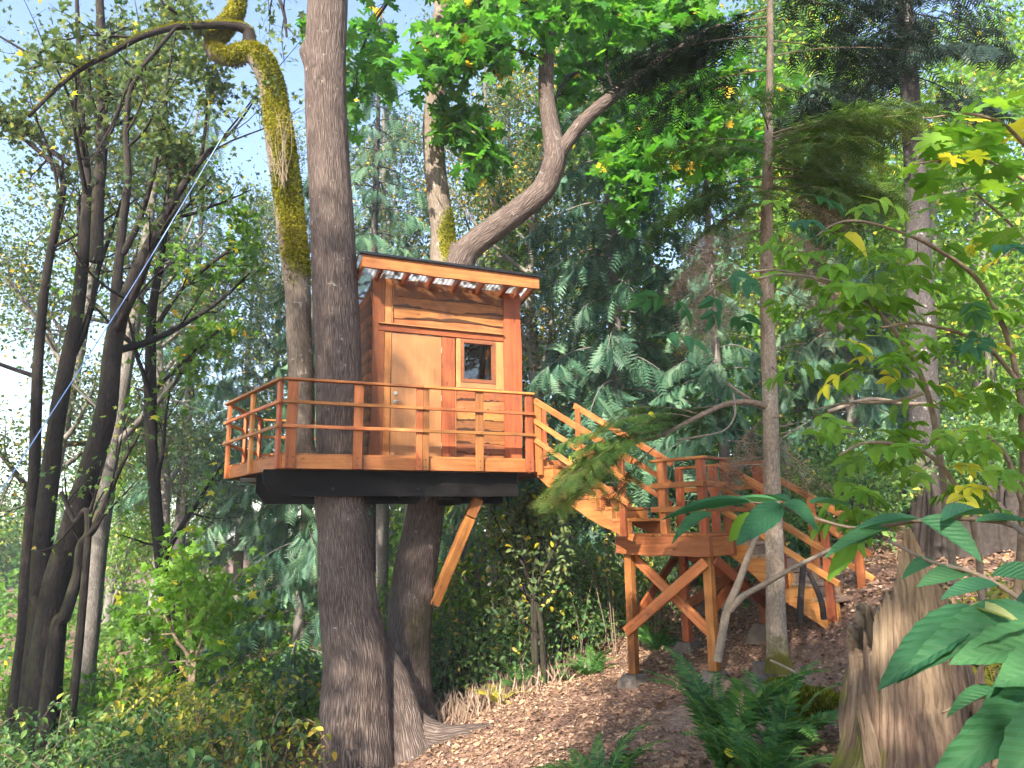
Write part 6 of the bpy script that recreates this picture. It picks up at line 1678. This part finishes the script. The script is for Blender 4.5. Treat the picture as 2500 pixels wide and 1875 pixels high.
def stick(name, label, L, mat='pale_wood', cat='stick', seed=0, group=None, sub=()):
    pts, rr = PX(L); o = np.array(pts[0]); t = thing(name, label, cat, tuple(o), 0, group); mb = MB(); tube(mb, pts - o, rr, 26, 9, rough=.1, seed=seed); mb.build('stem', M[mat], t, True)
    for s in sub: p2, r2 = PX(s); mb = MB(); tube(mb, p2 - o, r2, 18, 7, rough=.1, seed=seed + 1); mb.build('fork', M[mat], t, True)
    return t


stick('dead_sapling', 'bleached crooked dead sapling leaning beside the near landing post', [(1752, 1615, 11, 8.3), (1762, 1560, 10, 8.3), (1775, 1490, 10, 8.3), (1800, 1430, 9, 8.3), (1822, 1370, 8, 8.3), (1845, 1315, 6, 8.3), (1862, 1290, 3, 8.3)], seed=3, sub=([(1782, 1490, 9, 8.3), (1815, 1455, 8, 8.25), (1860, 1430, 7, 8.2), (1930, 1390, 6, 8.0), (1990, 1360, 5, 7.9), (2040, 1335, 3, 7.9)],))
stick('prop_stick', 'dark straight natural pole propped under the lower stair rail', [(1952, 1520, 8, 8.6), (1956, 1450, 7, 8.6), (1962, 1370, 7, 8.7)], 'twig_dark', seed=5)
stick('prop_stick', 'dark curved natural pole propped against the lower stringer', [(2012, 1512, 7, 8.5), (2006, 1470, 7, 8.5), (1990, 1430, 6, 8.6), (1975, 1400, 5, 8.7)], 'twig_dark', seed=6)
stick('fallen_branch', 'dead grey branch lying on the bank behind the elderberry', [(2020, 985 + 20, 5, 7.5), (2120, 975, 5, 7.6), (2210, 985, 5, 7.7), (2290, 985, 4, 7.8)], seed=7, cat='branch')
stick('fallen_stick', 'thin pale stick on the ground between fern and stump', [(1880, 1612, 3, 6.9), (1930, 1635, 3, 6.8), (1980, 1665, 3, 6.6)], seed=8)


def mound(label, px, py, d, s, seed):
    r = rng_(seed); p = P(px, py, d); n = 3200; u = rdirs(r, n); u[:, 2] = np.abs(u[:, 2]); q = u * np.array([s, s * .8, s * .55]); mb = MB()
    V, Q = [], []
    for i in range(9):
        for j in range(18): a = j / 18 * 2 * math.pi; e = i / 8 * math.pi / 2; k = 1 + .08 * math.sin(3 * a + i); V.append((math.cos(a) * math.cos(e) * s * k, math.sin(a) * math.cos(e) * s * .8 * k, math.sin(e) * s * .55 - .06))
    for i in range(8):
        for j in range(18): Q.append((i * 18 + j, i * 18 + (j + 1) % 18, i * 18 + 18 + (j + 1) % 18, i * 18 + 18 + j))
    t = thing('mossy_mound', label, 'mound', (p[0], p[1], float(gz(p[0], p[1]))), 0, 'mossy mounds by the hemlock'); mb.add(V, Q, moss=.9); mb.build('soil', M['young_bark'], t, True)
    mb = MB(); scatter(mb, tmpl_diamond(.4), q - np.array([0, 0, .05]), unit(u + rdirs(r, n) * .5), rdirs(r, n), .05 * r.uniform(.5, 1.5, n), np.clip(r.normal(.35, .25, n), 0, 1)); o = mb.build('moss', M['moss'], t); o['kind'] = 'stuff'


mound('yellow-green mossy mound between hemlock base and stump', 1975, 1585, 7.6, .34, 720)
mound('small bright mossy clump below the larger mound', 1955, 1640, 7.0, .18, 721)
mound('mossy lump at the foot of the hemlock trunk', 1905, 1610, 8.3, .26, 722)


def rope():
    p0, p1 = P(-40, 1265, 7.0), P(545, 330, 11.5); m = (p0 + p1) / 2 - np.array([0, 0, .10]); mb = MB(); tube(mb, [p0, m, p1], [.006, .006, .006], 40, 7)
    tag(mb.build('rope', M['rope'], None, True), 'pale blue rope stretched slantwise across the left side', 'rope')


rope()
# single bright yellow leaves caught in the green
for (lb, px, py, d, s, face) in (('single yellow leaf caught on the drooping hemlock bough above the stairs', 1582, 1010, 7.8, .10, .9), ('large hanging yellow leaf among the elderberry leaves', 2060, 575, 4.2, .22, .9), ('yellow leaf lying in the large sword fern', 1768, 1835, 6.0, .10, .7)):
    o = link('yellow_leaf', one_leaf('elder_y', tmpl_oval(.75, .15, 9, .06, .2), .8)); o.location = P(px, py, d); o.scale = (s,) * 3; o.rotation_euler = (1.0, .3 if s < .2 else .55, .2); tag(o, lb, 'leaf')


def haze():
    mb = MB(); x0, x1, y0, y1, z0, z1 = -150, 150, -40, 160, -9, 32
    V = [(x, y, z) for z in (z0, z1) for x, y in ((x0, y0), (x1, y0), (x1, y1), (x0, y1))]
    mb.add(V, [(3, 2, 1, 0), (4, 5, 6, 7), (0, 1, 5, 4), (1, 2, 6, 5), (2, 3, 7, 6), (3, 0, 4, 7)])
    m = bpy.data.materials.new('haze'); m.use_nodes = True; t = m.node_tree; t.nodes.remove(t.nodes['Principled BSDF'])
    v = t.nodes.new('ShaderNodeVolumePrincipled'); v.inputs['Color'].default_value = (.86, .93, 1, 1); v.inputs['Density'].default_value = HAZE; v.inputs['Anisotropy'].default_value = 0.0
    t.links.new(v.outputs[0], t.nodes['Material Output'].inputs['Volume'])
    o = mb.build('haze', m); tag(o, 'thin pale haze hanging in the air of the wood', 'haze', kind='stuff')


HAZE = .0013
haze()
